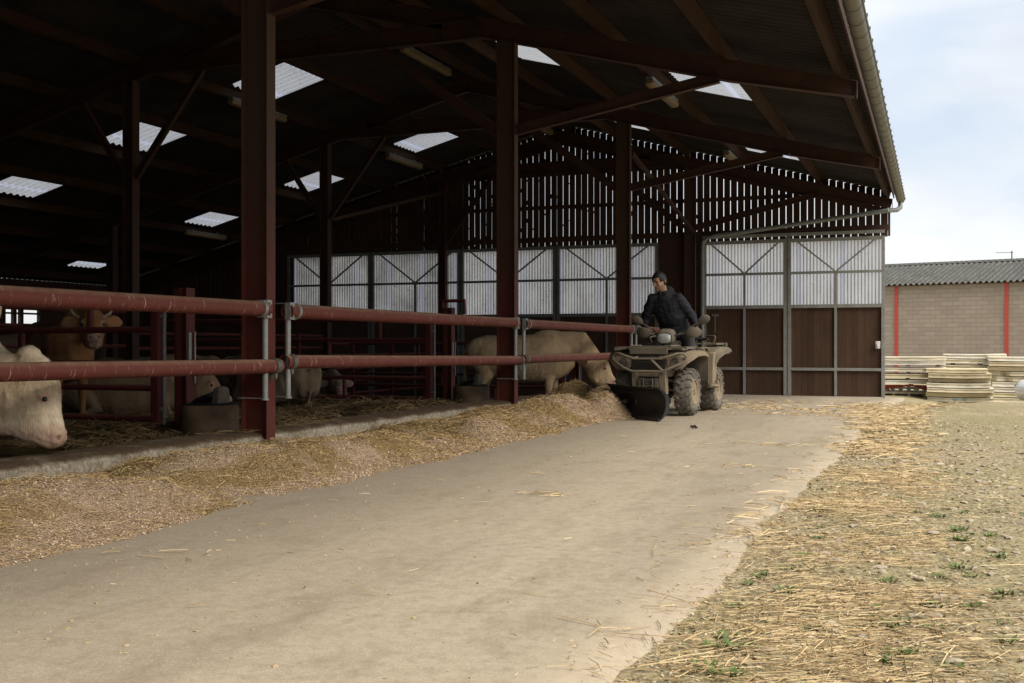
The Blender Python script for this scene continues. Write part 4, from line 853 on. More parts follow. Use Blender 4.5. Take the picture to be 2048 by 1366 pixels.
def place(pollc, poll, hx, hy, sc):                          # where the thing's base goes so that its poll is at pollc (X, d, z)
    n = math.hypot(hx, hy); hx, hy = hx/n, hy/n; X = pollc[0] - sc*(poll[0]*hx - poll[1]*hy); d = pollc[1] - sc*(poll[0]*hy + poll[1]*hx); p = cw(X, d); p.z = pollc[2] - sc*poll[2]; return p
WHITE = (.84, .69, .49); CREAM = (.56, .41, .25); BROWN = (.34, .155, .062); PALE = (.27, .185, .11); GREY = (.24, .185, .135)
pl = (1.30, 0, .84); bull_ = cow('bull', 'white bull with its head lowered under the nearest lower rail, at the left edge', place((-3.34, 7.75, .84), pl, 1, 0, .98), YAW, .98, WHITE, pl, (.03, .0, -1), (1, -.08, .03), voxel=.013, tagc=True, dewlap=1, neck_mid=(.98, 0, .66), neck0=(.55, 0, .92), bulk=1.1, ear_droop=.6, fold=.007)
coat(bull_, 24000, .012, .0013, (-.45, 0, -.8), ((.75, -.6, .40), (1.6, .6, 1.6)))
hd = (.62, -.78); pl = (1.12, .10, 1.48); brown_ = cow('cow', 'brown horned cow standing behind the first gate and facing the camera', place((-4.66, 12.25, 1.315), pl, *hd, .88), cam_rz(*hd), .88, BROWN, pl, cam_local((.26, -.55, -.80), *hd), cam_local((.3, -.74, .60), *hd), voxel=.015, horns=True, face=np.array(BROWN), stance=(.0, .16, .1, -.1), neck_mid=(.86, .03, 1.30), ear_a=27, ear_droop=.0, trunk_shade=.5)
coat(brown_, 9000, .018, .0028, (-.5, 0, -.8), ((.4, -.7, .3), (1.9, .7, 1.9)), 2)
pl = (1.30, 0, 1.03); feed_ = cow('cow', 'pale cream cow feeding with its head down just left of the quad bike', place((1.545, 20.2, .755), pl, 1, -.03, 1.05), cam_rz(1, -.03), 1.05, CREAM, pl, (.30, -.15, -.95), (.95, -.1, .3), voxel=.018, neck_mid=(1.02, 0, 1.17), bulk=1.12, stance=(.05, -.12, .1, -.08))
coat(feed_, 20000, .026, .004, (-.6, 0, -.8), ((-1.1, -.7, .3), (1.9, .7, 1.9)), 3)
pl = (1.10, -.05, .70); cow('cow', 'pale cow lying in the straw between the gate post and the brown cow', place((-3.80, 13.4, .60), pl, 1, .05, .86), cam_rz(1, .05), .86, PALE, pl, (.55, -.15, -.82), (.8, 0, .55), True)
pl = (1.15, 0, .85); cow('cow', 'grey-buff cow lying behind the nearest column with its rump towards the lane', cw(-3.25, 15.1, .0), cam_rz(-.75, .66), .86, GREY, pl, (.6, 0, -.7), (.7, 0, .6), True, voxel=.025)
pl = (1.15, 0, .82); cow('cow', 'distant cow lying deep in the pen with only its pale face showing', place((-2.95, 18.5, .42), pl, .3, -.95, .85), cam_rz(.3, -.95), .85, GREY, pl, (.75, 0, -.65), (.65, 0, .75), True, voxel=.025)
pl = (1.15, 0, .85); cow('cow', 'distant pale cow lying behind the brown cow, seen through the gate', cw(-6.2, 18.4, -.1), cam_rz(1, .1), .95, PALE, pl, (.7, .1, -.7), (.7, 0, .7), True, voxel=.025)
pl = (1.25, 0, 1.3); cow('cow', 'distant pale cow standing far inside the barn at the left edge', cw(-11.7, 25.0, -.15), cam_rz(1, .1), .95, PALE, pl, (.8, 0, -.6), (.6, 0, .8), False, voxel=.025)
# ------------------------------------------------------------------ quad bike with plough blade (x forward, y left)
QH = cam_rz(-.42, -.907); QL = cw(2.157, 14.94); QL.z = g1(QL.x, QL.y) + .012
quad = thing('quad_bike', 'dusty olive quad bike with a black plough blade pushing feed', 'quad bike', QL, QH)
def q(name, mb, mat, parent=None, **k): return mb.build(name, MT[mat] if isinstance(mat, str) else mat, parent or quad, **k)
def wheel(x, s_, w, r=.305):
    mb = MB(); c = (x, s_*(.50 - w/2), r); h = w/2
    prof = [(.150, -h*.80), (.185, -h*.98), (.235, -h*1.0), (.268, -h*.92), (.284, -h*.6), (.288, 0), (.284, h*.6), (.268, h*.92), (.235, h*1.0), (.185, h*.98), (.150, h*.80)]
    mb.lathe(prof, c, (0, 1, 0), 40, closed=True); n = 17; C = Vector(c)
    def pt(rr, a, y): return C + Vector((rr*math.cos(a), y, rr*math.sin(a)))
    for i in range(n):
        for sg in (-1, 1):
            a = 2*math.pi*(i + (.5 if sg > 0 else 0))/n; d = Vector((math.cos(a), 0, math.sin(a)))
            mb.beam(pt(.291, a, sg*.004), pt(.289, a + .13, sg*h*.58), .034, .034, d)
            mb.beam(pt(.289, a + .13, sg*h*.56), pt(.268, a + .17, sg*h*.95), .042, .034, d)
            mb.beam(pt(.272, a + .17, sg*h*.92), pt(.225, a + .19, sg*h*1.04), .040, .022, d*.3 + Vector((0, sg, 0)))
    wo_ = q('wheel', mb, 'tyre', smooth=30)
    mb = MB(); y = s_*h
    mb.lathe([(.150, y*.78), (.168, y*.86), (.160, y*.95), (.148, y*.9), (.138, y*.55), (.095, y*.42), (.055, y*.5), (.05, y*.68), (0.0, y*.7)], c, (0, 1, 0), 32)
    for i in range(8): a = i*math.pi/4; mb.lathe([(.016, 0), (.016, .02), (0, .02)], (c[0] + .112*math.cos(a), c[1] + y*.45, c[2] + .112*math.sin(a)), (0, s_, 0), 8)
    for i in range(4): a = .4 + i*math.pi/2; mb.lathe([(.009, 0), (.009, .03), (0, .03)], (c[0] + .03*math.cos(a), c[1] + y*.66, c[2] + .03*math.sin(a)), (0, s_, 0), 6)
    q('rim', mb, 'rim', wo_)
for x, w in ((.61, .21), (-.61, .25)):
    for s_ in (1, -1): wheel(x, s_, w)
mb = MB()
for s_ in (-1, 1): mb.beam((-.85, s_*.14, .36), (.85, s_*.14, .34), .045, .05); mb.beam((.85, s_*.14, .34), (.92, s_*.14, .72), .045, .045); mb.beam((-.8, s_*.14, .36), (-.75, s_*.14, .84), .04, .04)
for x in (-.7, -.2, .3, .8): mb.beam((x, -.12, .35), (x, .12, .35), .04, .04)
mb.beam((.50, -.38, .31), (.50, .38, .31), .05, .05); mb.beam((-.61, -.36, .31), (-.61, .36, .31), .07, .07)
q('chassis', mb, 'dustd')
mb = MB(); mb.loft([((.35, 0, .5), .14, .14), ((.2, 0, .53), .19, .2), ((-.3, 0, .53), .2, .2), ((-.5, 0, .5), .14, .13)], n=12, pw=.5); mb.lathe([(.1, -.09), (.1, .09)], (.05, .14, .5), (0, 1, 0), 14); q('engine', mb, 'dustd')
mb = MB(); pr_ = [(.98, .50), (1.0, .60), (.985, .70), (.93, .80), (.55, .835), (.12, .87), (-.02, .84), (.0, .62), (.3, .52), (.6, .50)]
mb.prism(pr_, lambda a, b, t: (a, t*(1.0 if a < .6 else .92), b), -.25, .25); q('front_body', mb, 'dust', bevel=.018)
for s_ in (-1, 1):
    mb = MB(); rg = []
    for x, z, yi, yo, dr in ((1.0, .63, .24, .44, .01), (.985, .70, .23, .50, .012), (.93, .765, .22, .56, .03), (.8, .81, .22, .59, .03), (.6, .825, .22, .60, .035), (.42, .82, .22, .60, .035), (.30, .795, .22, .59, .035), (.245, .70, .22, .57, .02)):
        rg.append([Vector((x, s_*yi, z + .02)), Vector((x, s_*(yo - .05), z + .015)), Vector((x, s_*yo, z - dr*.4)), Vector((x - .004, s_*yo, z - dr - .02)), Vector((x - .004, s_*(yo - .03), z - dr - .02)), Vector((x - .006, s_*(yo - .06), z - .02)), Vector((x - .006, s_*yi, z - .015))])
    mb.rings(rg); q('front_fender', mb, 'dustl', smooth=40, bevel=.004)
    mb = MB(); mb.loft([((.99, s_*.34, .665), .055, .085), ((1.01, s_*.34, .67), .05, .075)], up=(0, 0, 1), n=14, pw=.7); q('headlight_recess', mb, 'dustd')
    # footwell: splash panel, floor, outer lip
    mb = MB(); mb.beam((.27, s_*.40, .74), (.235, s_*.40, .44), .36, .02, (1, 0, 0), 0, .34); mb.beam((.24, s_*.39, .46), (.12, s_*.39, .37), .33, .02, (0, 0, 1)); mb.box((-.10, s_*.38, .36), (.46, .32, .025)); mb.beam((-.32, s_*.38, .365), (-.40, s_*.38, .50), .32, .02, (1, 0, 0)); mb.box((-.1, s_*.55, .37), (.40, .03, .05)); q('footwell', mb, 'dustd')
    mb = MB(); mb.loft([((.02, s_*.52, .36), .05, .02), ((.0, s_*.58, .365), .06, .03), ((-.04, s_*.62, .36), .05, .02)], up=(0, 0, 1), n=10); q('foot_peg', mb, 'dustl')
    mb = MB(); rg = []
    for x, z, yi, yo, dr in ((-.25, .62, .20, .50, .10), (-.27, .74, .20, .54, .10), (-.34, .83, .19, .57, .09), (-.5, .865, .18, .60, .07), (-.7, .87, .18, .61, .06), (-.86, .868, .18, .60, .035), (-.97, .85, .18, .585, .025), (-1.0, .82, .2, .56, .02)):
        rg.append([Vector((x, s_*yi, z + .02)), Vector((x, s_*(yo - .05), z + .015)), Vector((x, s_*yo, z - dr*.4)), Vector((x - .004, s_*yo, z - dr - .02)), Vector((x - .004, s_*(yo - .03), z - dr - .02)), Vector((x - .006, s_*(yo - .06), z - .02)), Vector((x - .006, s_*yi, z - .015))])
    mb.rings(rg); q('rear_fender', mb, 'dust', smooth=40, bevel=.004)
    mb = MB(); mb.prism([(-.20, .80), (-.34, .82), (-.36, .62), (-.33, .45), (-.24, .38), (-.14, .38), (-.16, .55)], lambda a, b, t: (a, s_*t, b), .44, .53); q('side_panel', mb, 'dustl', bevel=.012)
    mb = MB(); mb.prism([(.12, .82), (-.22, .82), (-.22, .60), (-.1, .45), (.1, .45), (.2, .6)], lambda a, b, t: (a, s_*t, b), .16, .22); q('tank_panel', mb, 'dust', bevel=.012)
    # suspension
    mb = MB(); pts = []
    for i in range(9*12 + 1): t = i/(9*12); a = i*2*math.pi/12; c = Vector((.60, s_*(.24 + .10*t), .74 - .33*t)); pts.append(c + Vector((math.cos(a)*.042, math.sin(a)*.036, math.sin(a)*.012)))
    mb.tube(pts, .0085, 6); sp = q('shock_spring', mb, 'tubeg')
    mb = MB(); mb.tube([(.60, s_*.235, .76), (.60, s_*.285, .58)], .026, 10); mb.tube([(.60, s_*.285, .58), (.60, s_*.345, .38)], .014, 10); q('damper', mb, 'dustd', sp)
    mb = MB()
    for z in (.30, .42): mb.tube([(.72, s_*.15, z + .04), (.62, s_*.40, z - .01), (.46, s_*.15, z + .04)], .016, 8)
    mb.lathe([(.06, -.04), (.06, .04)], (.61, s_*.40, .33), (0, 1, 0), 12); q('suspension_arm', mb, 'dustl')
    mb = MB()
    mb.tube([(-.5, s_*.15, .33), (-.61, s_*.36, .31), (-.72, s_*.15, .33)], .018, 8); mb.tube([(-.58, s_*.2, .76), (-.6, s_*.33, .36)], .028, 10); q('rear_arm', mb, 'dustd')
# racks
mb = MB(); mb.box((.72, 0, .875), (.58, .60, .022))
for s_ in (-1, 1): mb.box((.70, s_*.40, .872), (.50, .16, .030)); mb.beam((.97, s_*.30, .87), (1.0, s_*.46, .85), .07, .03); mb.tube([(.50, s_*.26, .90), (.95, s_*.26, .90)], .011, 8)
for x in (.55, .7, .85): mb.box((x, 0, .892), (.05, .56, .014))
mb.box((1.005, 0, .835), (.03, .50, .085)); q('front_rack', mb, 'dustm', bevel=.006)
for s_ in (-1, 1):
    mb = MB(); mb.box((.40, s_*.50, .872), (.26, .12, .02)); mb.box((.36, s_*.49, .842), (.20, .05, .02)); mb.beam((.26, s_*.54, .875), (.22, s_*.56, .83), .05, .02); q('rack_corner', mb, 'dust', bevel=.004)
mb = MB(); mb.box((-.70, 0, .925), (.55, .66, .022))
for s_ in (-1, 1): mb.box((-.72, s_*.42, .922), (.48, .15, .028)); mb.box((-.95, s_*.42, .915), (.08, .20, .05)); mb.tube([(-.52, s_*.44, .93), (-.50, s_*.47, 1.01), (-.58, s_*.44, 1.03), (-.66, s_*.3, 1.03)], .014, 8)
for x in (-.55, -.7, -.85): mb.box((x, 0, .942), (.05, .60, .014))
q('rear_rack', mb, 'dustm', bevel=.006)
mb = MB(); mb.loft([((-.50, .34, .985), .05, .025), ((-.45, .15, 1.0), .05, .03), ((-.45, -.1, 1.0), .04, .025)], up=(0, 0, 1), n=10); mb.box((-.44, .36, .99), (.05, .06, .03)); q('rack_strap', mb, 'black')
mb = MB(); mb.loft([((.08, 0, .88), .09, .05), ((-.02, 0, .91), .13, .06), ((-.25, 0, .925), .155, .06), ((-.45, 0, .94), .16, .07), ((-.56, 0, .94), .12, .05)], n=14, pw=.7); q('seat', mb, 'dustd')
# front guard: two looping tubes joined by a bottom bar and an upright Vee
gx_ = 1.075; mb = MB(); ro = .0165
def lp(y, z): return (gx_ - .55*max(0, abs(y) - .3)*.9, y, z)
for s_ in (-1, 1):
    pts = [lp(s_*.20, .575), lp(s_*.30, .615), lp(s_*.42, .675), lp(s_*.475, .715), lp(s_*.485, .765), lp(s_*.45, .80), lp(s_*.38, .80), lp(s_*.28, .765), lp(s_*.17, .735)]
    mb.tube(pts, ro, 10); mb.tube([lp(s_*.17, .735), (.96, s_*.15, .76)], ro, 8); mb.tube([lp(s_*.20, .575), (.9, s_*.15, .50)], ro, 8); mb.tube([lp(s_*.17, .735), lp(0, .735)], ro*.8, 8)
mb.tube([lp(-.20, .575), lp(.20, .575)], ro, 10); mb.tube([lp(.06, .72), lp(.20, .585)], ro, 8)
q('front_guard', mb, 'tubeg')
mb = MB(); mb.box((.985, 0, .655), (.035, .44, .21)); mb.box((.975, 0, .44), (.03, .27, .24))
for k in range(5): mb.box((1.006, 0, .58 + .035*k), (.008, .36, .008))
q('grille', mb, 'dustk')
mb = MB()
for s_ in (-1, 1): mb.prism([(.94, .58), (1.02, .57), (1.02, .46), (.98, .28), (.88, .28), (.9, .45)], lambda a, b, t: (a, s_*t, b), .135, .225)
mb.box((.99, 0, .53), (.05, .27, .05)); q('front_bracket', mb, 'dustl', bevel=.008)
mb = MB(); mb.lathe([(.05, -.09), (.05, .09)], (.98, 0, .43), (0, 1, 0), 16)
for s_ in (-1, 1): mb.box((.98, s_*.11, .43), (.12, .04, .12)); mb.tube([(1.045, s_*.06, .37), (1.045, s_*.06, .49)], .011, 8)
for z in (.39, .47): mb.tube([(1.045, -.09, z), (1.045, .09, z)], .008, 8)
q('winch', mb, 'dustd')
# steering head: pod, lamp, bars, guards, mirrors
mb = MB(); mb.tube([(.36, 0, .80), (.16, 0, 1.03)], .03, 10); mb.box((.15, 0, 1.03), (.09, .12, .03)); q('steering_column', mb, 'dustd')
mb = MB(); mb.loft([((.335, 0, 1.0), .105, .075), ((.30, 0, 1.005), .125, .095), ((.22, 0, 1.03), .125, .10), ((.13, 0, 1.05), .10, .075), ((.08, 0, 1.05), .06, .05)], n=18, pw=.72); pod = q('headlight_pod', mb, 'dustm')
mb = MB(); mb.loft([((.343, 0, .995), .092, .065), ((.355, 0, .995), .075, .052), ((.362, 0, .994), .04, .03)], n=18, pw=.72); q('lens', mb, 'glass', pod)
mb = MB(); mb.tube([(.02, -.42, 1.075), (.07, -.26, 1.07), (.14, -.13, 1.045), (.14, .13, 1.045), (.07, .26, 1.07), (.02, .42, 1.075)], .0125, 10); hb = q('handlebar', mb, 'dustd')
for s_ in (-1, 1):
    mb = MB(); mb.tube([(.022, s_*.415, 1.075), (.058, s_*.295, 1.071)], .017, 10); q('grip', mb, 'black', hb)
    mb = MB(); mb.tube([(.10, s_*.20, 1.06), (.15, s_*.27, 1.05), (.155, s_*.31, 1.06)], .011, 8); mb.loft([((.155, s_*.25, 1.055), .016, .032), ((.165, s_*.285, 1.067), .02, .066), ((.165, s_*.345, 1.075), .02, .078), ((.145, s_*.405, 1.075), .018, .066), ((.12, s_*.445, 1.067), .014, .034)], n=14); q('hand_guard', mb, 'dustm', hb)
    mb = MB(); mb.tube([(.08, s_*.25, 1.075), (.09, s_*.28, 1.14), (.085, s_*.36, 1.19), (.08, s_*.42, 1.215)], .009, 8); mb.loft([((.075, s_*.385, 1.20), .014, .018), ((.075, s_*.42, 1.225), .026, .05), ((.075, s_*.47, 1.25), .028, .062), ((.07, s_*.52, 1.265), .024, .048), ((.07, s_*.545, 1.27), .012, .02)], n=12); q('mirror', mb, 'dustm', hb)
for k, s_ in enumerate((-1, 1, 1)):
    mb = MB(); mb.tube([(.08, s_*(.22 + .05*k), 1.08), (.20, s_*(.20 + .03*k), 1.13 - .03*k), (.30, s_*.10, 1.02), (.34, s_*.05, .90)], .006, 6); q('cable', mb, 'black')
# blade and push frame
bc = Vector((1.43, -.03, 0)); be = Vector((.65, .757, 0)).normalized(); bn = Vector((.757, -.65, 0)).normalized()
prof = [(.075, .012), (.035, .05), (-.005, .11), (-.028, .18), (-.03, .25), (-.01, .32), (.025, .37), (.065, .40)]
mb = MB(); rg = []
for k in range(13):
    t = -.64 + 1.28*k/12; o = bc + be*t; rg.append([o + bn*a + V3(0, 0, b - .03*(k/12 - .5)) for a, b in prof] + [o + bn*(a - .012) + V3(0, 0, b - .03*(k/12 - .5) + .002) for a, b in prof[::-1]])
mb.rings(rg); bl = q('plough_blade', mb, 'blade', smooth=50)
mb = MB()
for k in (-.64, -.3, 0, .3, .64): mb.prism([(a - .014, b) for a, b in prof] + [(.03, .40), (-.07, .3), (-.085, .2), (-.07, .1), (.03, .02)], lambda a, b, t, k=k: bc + be*(k*.985 + t) + bn*a + V3(0, 0, b), -.008, .008)
mb.beam(bc - be*.64 + bn*.07 + V3(0, 0, .03), bc + be*.64 + bn*.07 + V3(0, 0, .01), .012, .055, V3(0, 0, 1)); mb.beam(bc - be*.62 + bn*.085 + V3(0, 0, .335), bc + be*.62 + bn*.085 + V3(0, 0, .31), .005, .006); q('blade_rib', mb, 'black', bl)
mb = MB()
for s_ in (-1, 1): mb.beam((.25, s_*.15, .28), (1.22, s_*.13, .20), .045, .045)
mb.beam((1.22, -.25, .20), (1.22, .25, .20), .05, .05); mb.beam((1.22, 0, .2), bc - bn*.05 + V3(0, 0, .2), .1, .06); mb.beam((1.2, .15, .24), bc + be*.3 - bn*.06 + V3(0, 0, .24), .03, .03); q('push_frame', mb, 'dustd')

# ------------------------------------------------------------------ the rider (same local axes as the quad bike)
hc = Vector((.10, -.14, 1.765)); yw, ptc = R(-28), R(-20)
Fh = Vector((math.cos(ptc)*math.cos(yw), math.cos(ptc)*math.sin(yw), math.sin(ptc))); Lh = Vector((-math.sin(yw), math.cos(yw), 0)); Uh = Fh.cross(Lh).normalized()
def hp(f, l, u): return hc + Fh*f + Lh*l + Uh*u
sh = {1: Vector((.02, .10, 1.545)), -1: Vector((.04, -.255, 1.53))}; el = {1: Vector((-.10, .255, 1.29)), -1: Vector((-.02, -.365, 1.29))}; wr = {1: Vector((.0, .345, 1.135)), -1: Vector((.0, -.375, 1.135))}
hip = {1: Vector((-.22, .12, 1.08)), -1: Vector((-.22, -.10, 1.08))}; kn = {1: Vector((.02, .30, .76)), -1: Vector((.03, -.30, .76))}; an = {1: Vector((-.10, .36, .46)), -1: Vector((-.10, -.36, .46))}
def arm(mb, s_, k): mb.loft([(sh[s_]*.35 + Vector((.0, -.08, 1.50))*.65, .08*k, .085*k), (sh[s_], .066*k, .068*k), (sh[s_]*.5 + el[s_]*.5, .054*k, .056*k), (el[s_], .046*k, .048*k), (el[s_]*.5 + wr[s_]*.5, .043*k, .045*k), (wr[s_], .030*k, .033*k)], up=(1, 0, 0), n=14)
def torso(mb, k): mb.loft([((-.22, 0, 1.0), .15*k, .12*k), ((-.21, .0, 1.1), .165*k, .125*k), ((-.14, -.03, 1.25), .155*k, .115*k), ((-.06, -.06, 1.40), .175*k, .125*k), ((.0, -.08, 1.50), .18*k, .115*k), ((.03, -.09, 1.57), .12*k, .085*k), ((.05, -.10, 1.61), .065*k, .065*k)], up=(1, 0, 0), n=20)
def leg(mb, s_, k): mb.loft([(hip[s_] + V3(0, 0, .04), .10*k, .11*k), (hip[s_]*.6 + kn[s_]*.4, .088*k, .092*k), (kn[s_], .062*k, .066*k), (kn[s_]*.55 + an[s_]*.45, .058*k, .062*k), (an[s_], .042*k, .044*k)], up=(1, 0, 0), n=14)
mb = MB(); torso(mb, .86)
for s_ in (-1, 1):
    arm(mb, s_, .8); leg(mb, s_, .82); mb.loft([(an[s_] + V3(0, 0, .02), .04, .04), (an[s_] + V3(.02, 0, -.05), .04, .05), (an[s_] + V3(.10, 0, -.07), .045, .03), (an[s_] + V3(.16, 0, -.075), .035, .02)], n=10)
    w0 = wr[s_]; kc = Vector((.04, s_*.355, 1.095)); ac = Vector((.036, -s_*.12, -.004)).normalized()
    mb.loft([(w0, .027, .03), (w0*.5 + kc*.5 + V3(.0, 0, .008), .036, .02), (kc + V3(.0, 0, .006), .043, .016), (kc + V3(.022, 0, -.002), .04, .013)], up=(0, 0, 1), n=12)
    for i, (o_, L) in enumerate(((-.033, .9), (-.011, 1.0), (.011, .96), (.033, .8))):
        b = kc + Vector((.012, -o_*s_, .002)); mb.tube([b, b + V3(.026*L, 0, -.004), b + V3(.042*L, 0, -.022), b + V3(.034*L, 0, -.044), b + V3(.012, 0, -.050)], [.0095, .0092, .0088, .0082, .0072], 8)
    b = kc + Vector((-.012, -s_*.035, -.004)); mb.tube([b, b + V3(.0, -s_*.022, -.016), b + V3(.014, -s_*.03, -.034), b + V3(.03, -s_*.022, -.04)], [.012, .0105, .0095, .008], 8)
mb.loft([((.04, -.10, 1.57), .058, .06), (hp(-.025, 0, -.10), .054, .056), (hp(-.02, 0, -.03), .055, .06)], up=(1, 0, 0), n=14)
rs_ = []
for u_, f_, b_, w_ in ((-.118, .050, .010, .022), (-.108, .070, -.01, .040), (-.085, .082, -.045, .056), (-.055, .086, -.075, .066), (-.02, .088, -.09, .072), (.02, .088, -.098, .076), (.055, .084, -.098, .077), (.085, .066, -.086, .068), (.108, .03, -.055, .045), (.118, .0, -.025, .02)):
    c = hp((f_ + b_)/2, 0, u_); ring = []
    for i in range(18): t = 2*math.pi*i/18; ring.append(c + Fh*((f_ - b_)/2*math.cos(t)) + Lh*(w_*math.sin(t)))
    rs_.append(ring)
mb.rings(rs_)
mb.loft([(hp(.082, 0, .022), .009, .008), (hp(.096, 0, .002), .012, .011), (hp(.110, 0, -.022), .016, .013), (hp(.098, 0, -.034), .018, .009)], up=Lh, n=10); mb.ball(hp(.084, 0, -.062), (.016, .02, .008)); mb.ball(hp(.082, 0, -.073), (.015, .018, .008)); mb.ball(hp(.074, 0, -.098), (.02, .02, .016))
for s_ in (-1, 1): mb.ball(hp(.076, s_*.034, .026), (.018, .024, .009)); mb.ball(hp(.066, s_*.046, -.02), (.02, .02, .02)); mb.loft([(hp(-.012, s_*.070, .0), .008, .03), (hp(-.02, s_*.084, .004), .008, .033), (hp(-.028, s_*.090, .006), .004, .022)], up=Uh, n=10)
me = fuse(mb, .0068, 3, .5); P = verts_np(me).astype(float); d = P - np.array(hc); F_, L_, U_ = (d @ np.array(x) for x in (Fh, Lh, Uh))
col = np.tile(np.array((.43, .245, .165)), (len(P), 1)); hd_ = (np.abs(U_) < .14) & (np.abs(F_) < .14) & (np.abs(L_) < .12)
st = (hd_*sstep(-.03, -.06, U_)*sstep(-.06, .0, F_))[:, None]*.55; col = col*(1 - st) + np.array((.11, .075, .06))*st
lips = (hd_*(np.abs(U_ + .068) < .009)*(np.abs(L_) < .024)*(F_ > .06))[:, None]*.6; col = col*(1 - lips) + np.array((.30, .11, .09))*lips
mo = (hd_*(np.abs(U_ + .0675) < .003)*(np.abs(L_) < .024)*(F_ > .06))[:, None]*.7; col = col*(1 - mo) + np.array((.06, .03, .03))*mo
vcol(me, col)
man = link('person', me, MT['skin'], None, 180); man.location = QL; man.rotation_euler = (0, 0, QH)
tag(man, 'dark-haired man in a navy hooded jacket standing on the quad bike, looking down', 'person')
for s_ in (-1, 1):
    mb = MB(); mb.ball(hp(.079, s_*.033, .006), (.011, .011, .007)); mb.build('eye', MT['eye'], man)
    mb = MB(); mb.tube([hp(.087, s_*.014, .027), hp(.087, s_*.034, .031), hp(.074, s_*.054, .025)], .005, 6); mb.build('eyebrow', MT['hair'], man)
    mb = MB(); mb.loft([(an[s_] + V3(.0, 0, .05), .055, .055), (an[s_] + V3(.0, 0, -.03), .052, .062), (an[s_] + V3(.03, 0, -.065), .052, .045), (an[s_] + V3(.12, 0, -.07), .05, .03), (an[s_] + V3(.18, 0, -.075), .04, .02)], n=12); mb.build('boot', MT['black'], man)
hm = MB(); rows, cols_ = 22, 36; grid = []
for i in range(rows):
    for j in range(cols_):
        a = math.pi*(.02 + .96*i/(rows - 1)); b = 2*math.pi*j/cols_; grid.append((math.sin(a)*math.cos(b), math.sin(a)*math.sin(b), math.cos(a)))
def hpt(g, k): return hp(-.006 + g[0]*.099*k, g[1]*.0825*k, .018 + g[2]*.112*k)
fs = []
for i in range(rows - 1):
    for j in range(cols_):
        g = grid[i*cols_ + j]; lim = .52 if g[0] > .5 else (-.05 if g[0] > .05 else (-.52 if g[0] > -.3 else -.78))
        if g[2] > lim: fs.append((i*cols_ + j, i*cols_ + (j + 1) % cols_, (i + 1)*cols_ + (j + 1) % cols_, (i + 1)*cols_ + j))
hm.add([hpt(g, 1.02 + .02*mnoise.noise(Vector(g)*9)) for g in grid], fs); ho = hm.build('hair', MT['hair'], man, fix=False); sol = ho.modifiers.new('thick', 'SOLIDIFY'); sol.thickness = .012; sol.offset = 0
mb = MB(); torso(mb, 1.27); mb.ball((-.05, -.03, 1.34), (.13, .22, .2), 14, 9)
for s_ in (-1, 1):
    arm(mb, s_, 1.2)
    mb.loft([(sh[s_] + V3(-.02, -s_*.02, .0), .085, .085), (sh[s_]*.5 + el[s_]*.5, .078, .08), (el[s_], .066, .066)], up=(1, 0, 0), n=12)
    mb.ball(el[s_] + V3(-.01, 0, .0), .062, 10, 7); mb.ball(wr[s_]*.8 + el[s_]*.2, .05, 10, 7)
mb.ball((-.075, -.09, 1.60), (.085, .13, .07), 12, 8); mb.ball((-.085, -.095, 1.655), (.06, .105, .06), 12, 8); mb.ball((.03, -.10, 1.61), (.075, .09, .045), 12, 8)
mb.loft([((-.22, 0, 1.02), .185, .15), ((-.215, 0, 1.08), .19, .15), ((-.19, -.01, 1.15), .18, .14)], up=(1, 0, 0), n=18)
me = fuse(mb, .011, 3, .5)
Nn = np.empty(len(me.vertices)*3, np.float32); me.vertices.foreach_get('normal', Nn); new = []
for pv, nv in zip(verts_np(me).tolist(), Nn.reshape(-1, 3).tolist()):
    p = Vector(pv); new.append(p + Vector(nv)*(.014*mnoise.noise(Vector((p.x*9, p.y*9, p.z*16))) + .007*mnoise.noise(p*26)))
me.vertices.foreach_set('co', np.array(new, np.float32).ravel()); me.update()
link('jacket', me, MT['jacket'], man, 180)
mb = MB()
for s_ in (-1, 1): leg(mb, s_, 1.12)
mb.loft([((-.22, 0, 1.14), .15, .12), ((-.22, 0, 1.02), .17, .13), ((-.20, 0, .95), .12, .1)], up=(1, 0, 0), n=16); link('trousers', fuse(mb, .012, 3, .5), MT['trousers'], man, 180)
# ------------------------------------------------------------------ beyond the barn: block building, stacks of panels, car
bo = cw(18.44, 53, -1.25); brz = YAW - math.atan2(.603, .797)
shed = thing('block_building', 'low concrete block building with red uprights and a grey corrugated roof', 'building', bo, brz)
ZE = 5.06; XL, XR, DP = -16, 17, 9.0
mb = MB(); mb.box(((XL + XR)/2, .1, ZE/2), (XR - XL, .2, ZE)); wl_ = mb.build('wall', MT['blocks'], shed, smooth=0)
for x in (XL + .1, XR - .1): mb = MB(); mb.prism([(.2, 0), (DP - .1, 0), (DP - .1, ZE), (DP/2, ZE + 1.25), (.2, ZE)], lambda a, b, t: (t, a, b), x - .1, x + .1); mb.build('end_wall', MT['blocks'], shed, smooth=0)
mb = MB(); mb.box(((XL + XR)/2, DP, ZE/2), (XR - XL, .2, ZE)); mb.build('back_wall', MT['blocks'], shed, smooth=0)
for x in (-14.85, -9.9, -4.95, 0, 4.95, 9.9, 14.85): mb = MB(); mb.box((x, -.02, ZE/2 - .03), (.16, .05, ZE - .06)); mb.build('upright', MT['redpost'], shed)
mb = MB(); mb.box(((XL + XR)/2, -.01, ZE - .04), (XR - XL, .06, .07)); mb.build('eave_shade_plate', MT['darkw'], shed)  # dark strip that puts the shade under the eave into the colour
n = int((XR - XL + .6)/.177*6); xs_ = np.linspace(XL - .3, XR + .3, n + 1); w_ = .05*np.sin(2*np.pi*xs_/.26 + 1.57)
sp_ = [(-.30, ZE - .02), (DP/4, ZE + .62), (DP/4 - .0, ZE + .64), (DP/2, ZE + 1.27)]
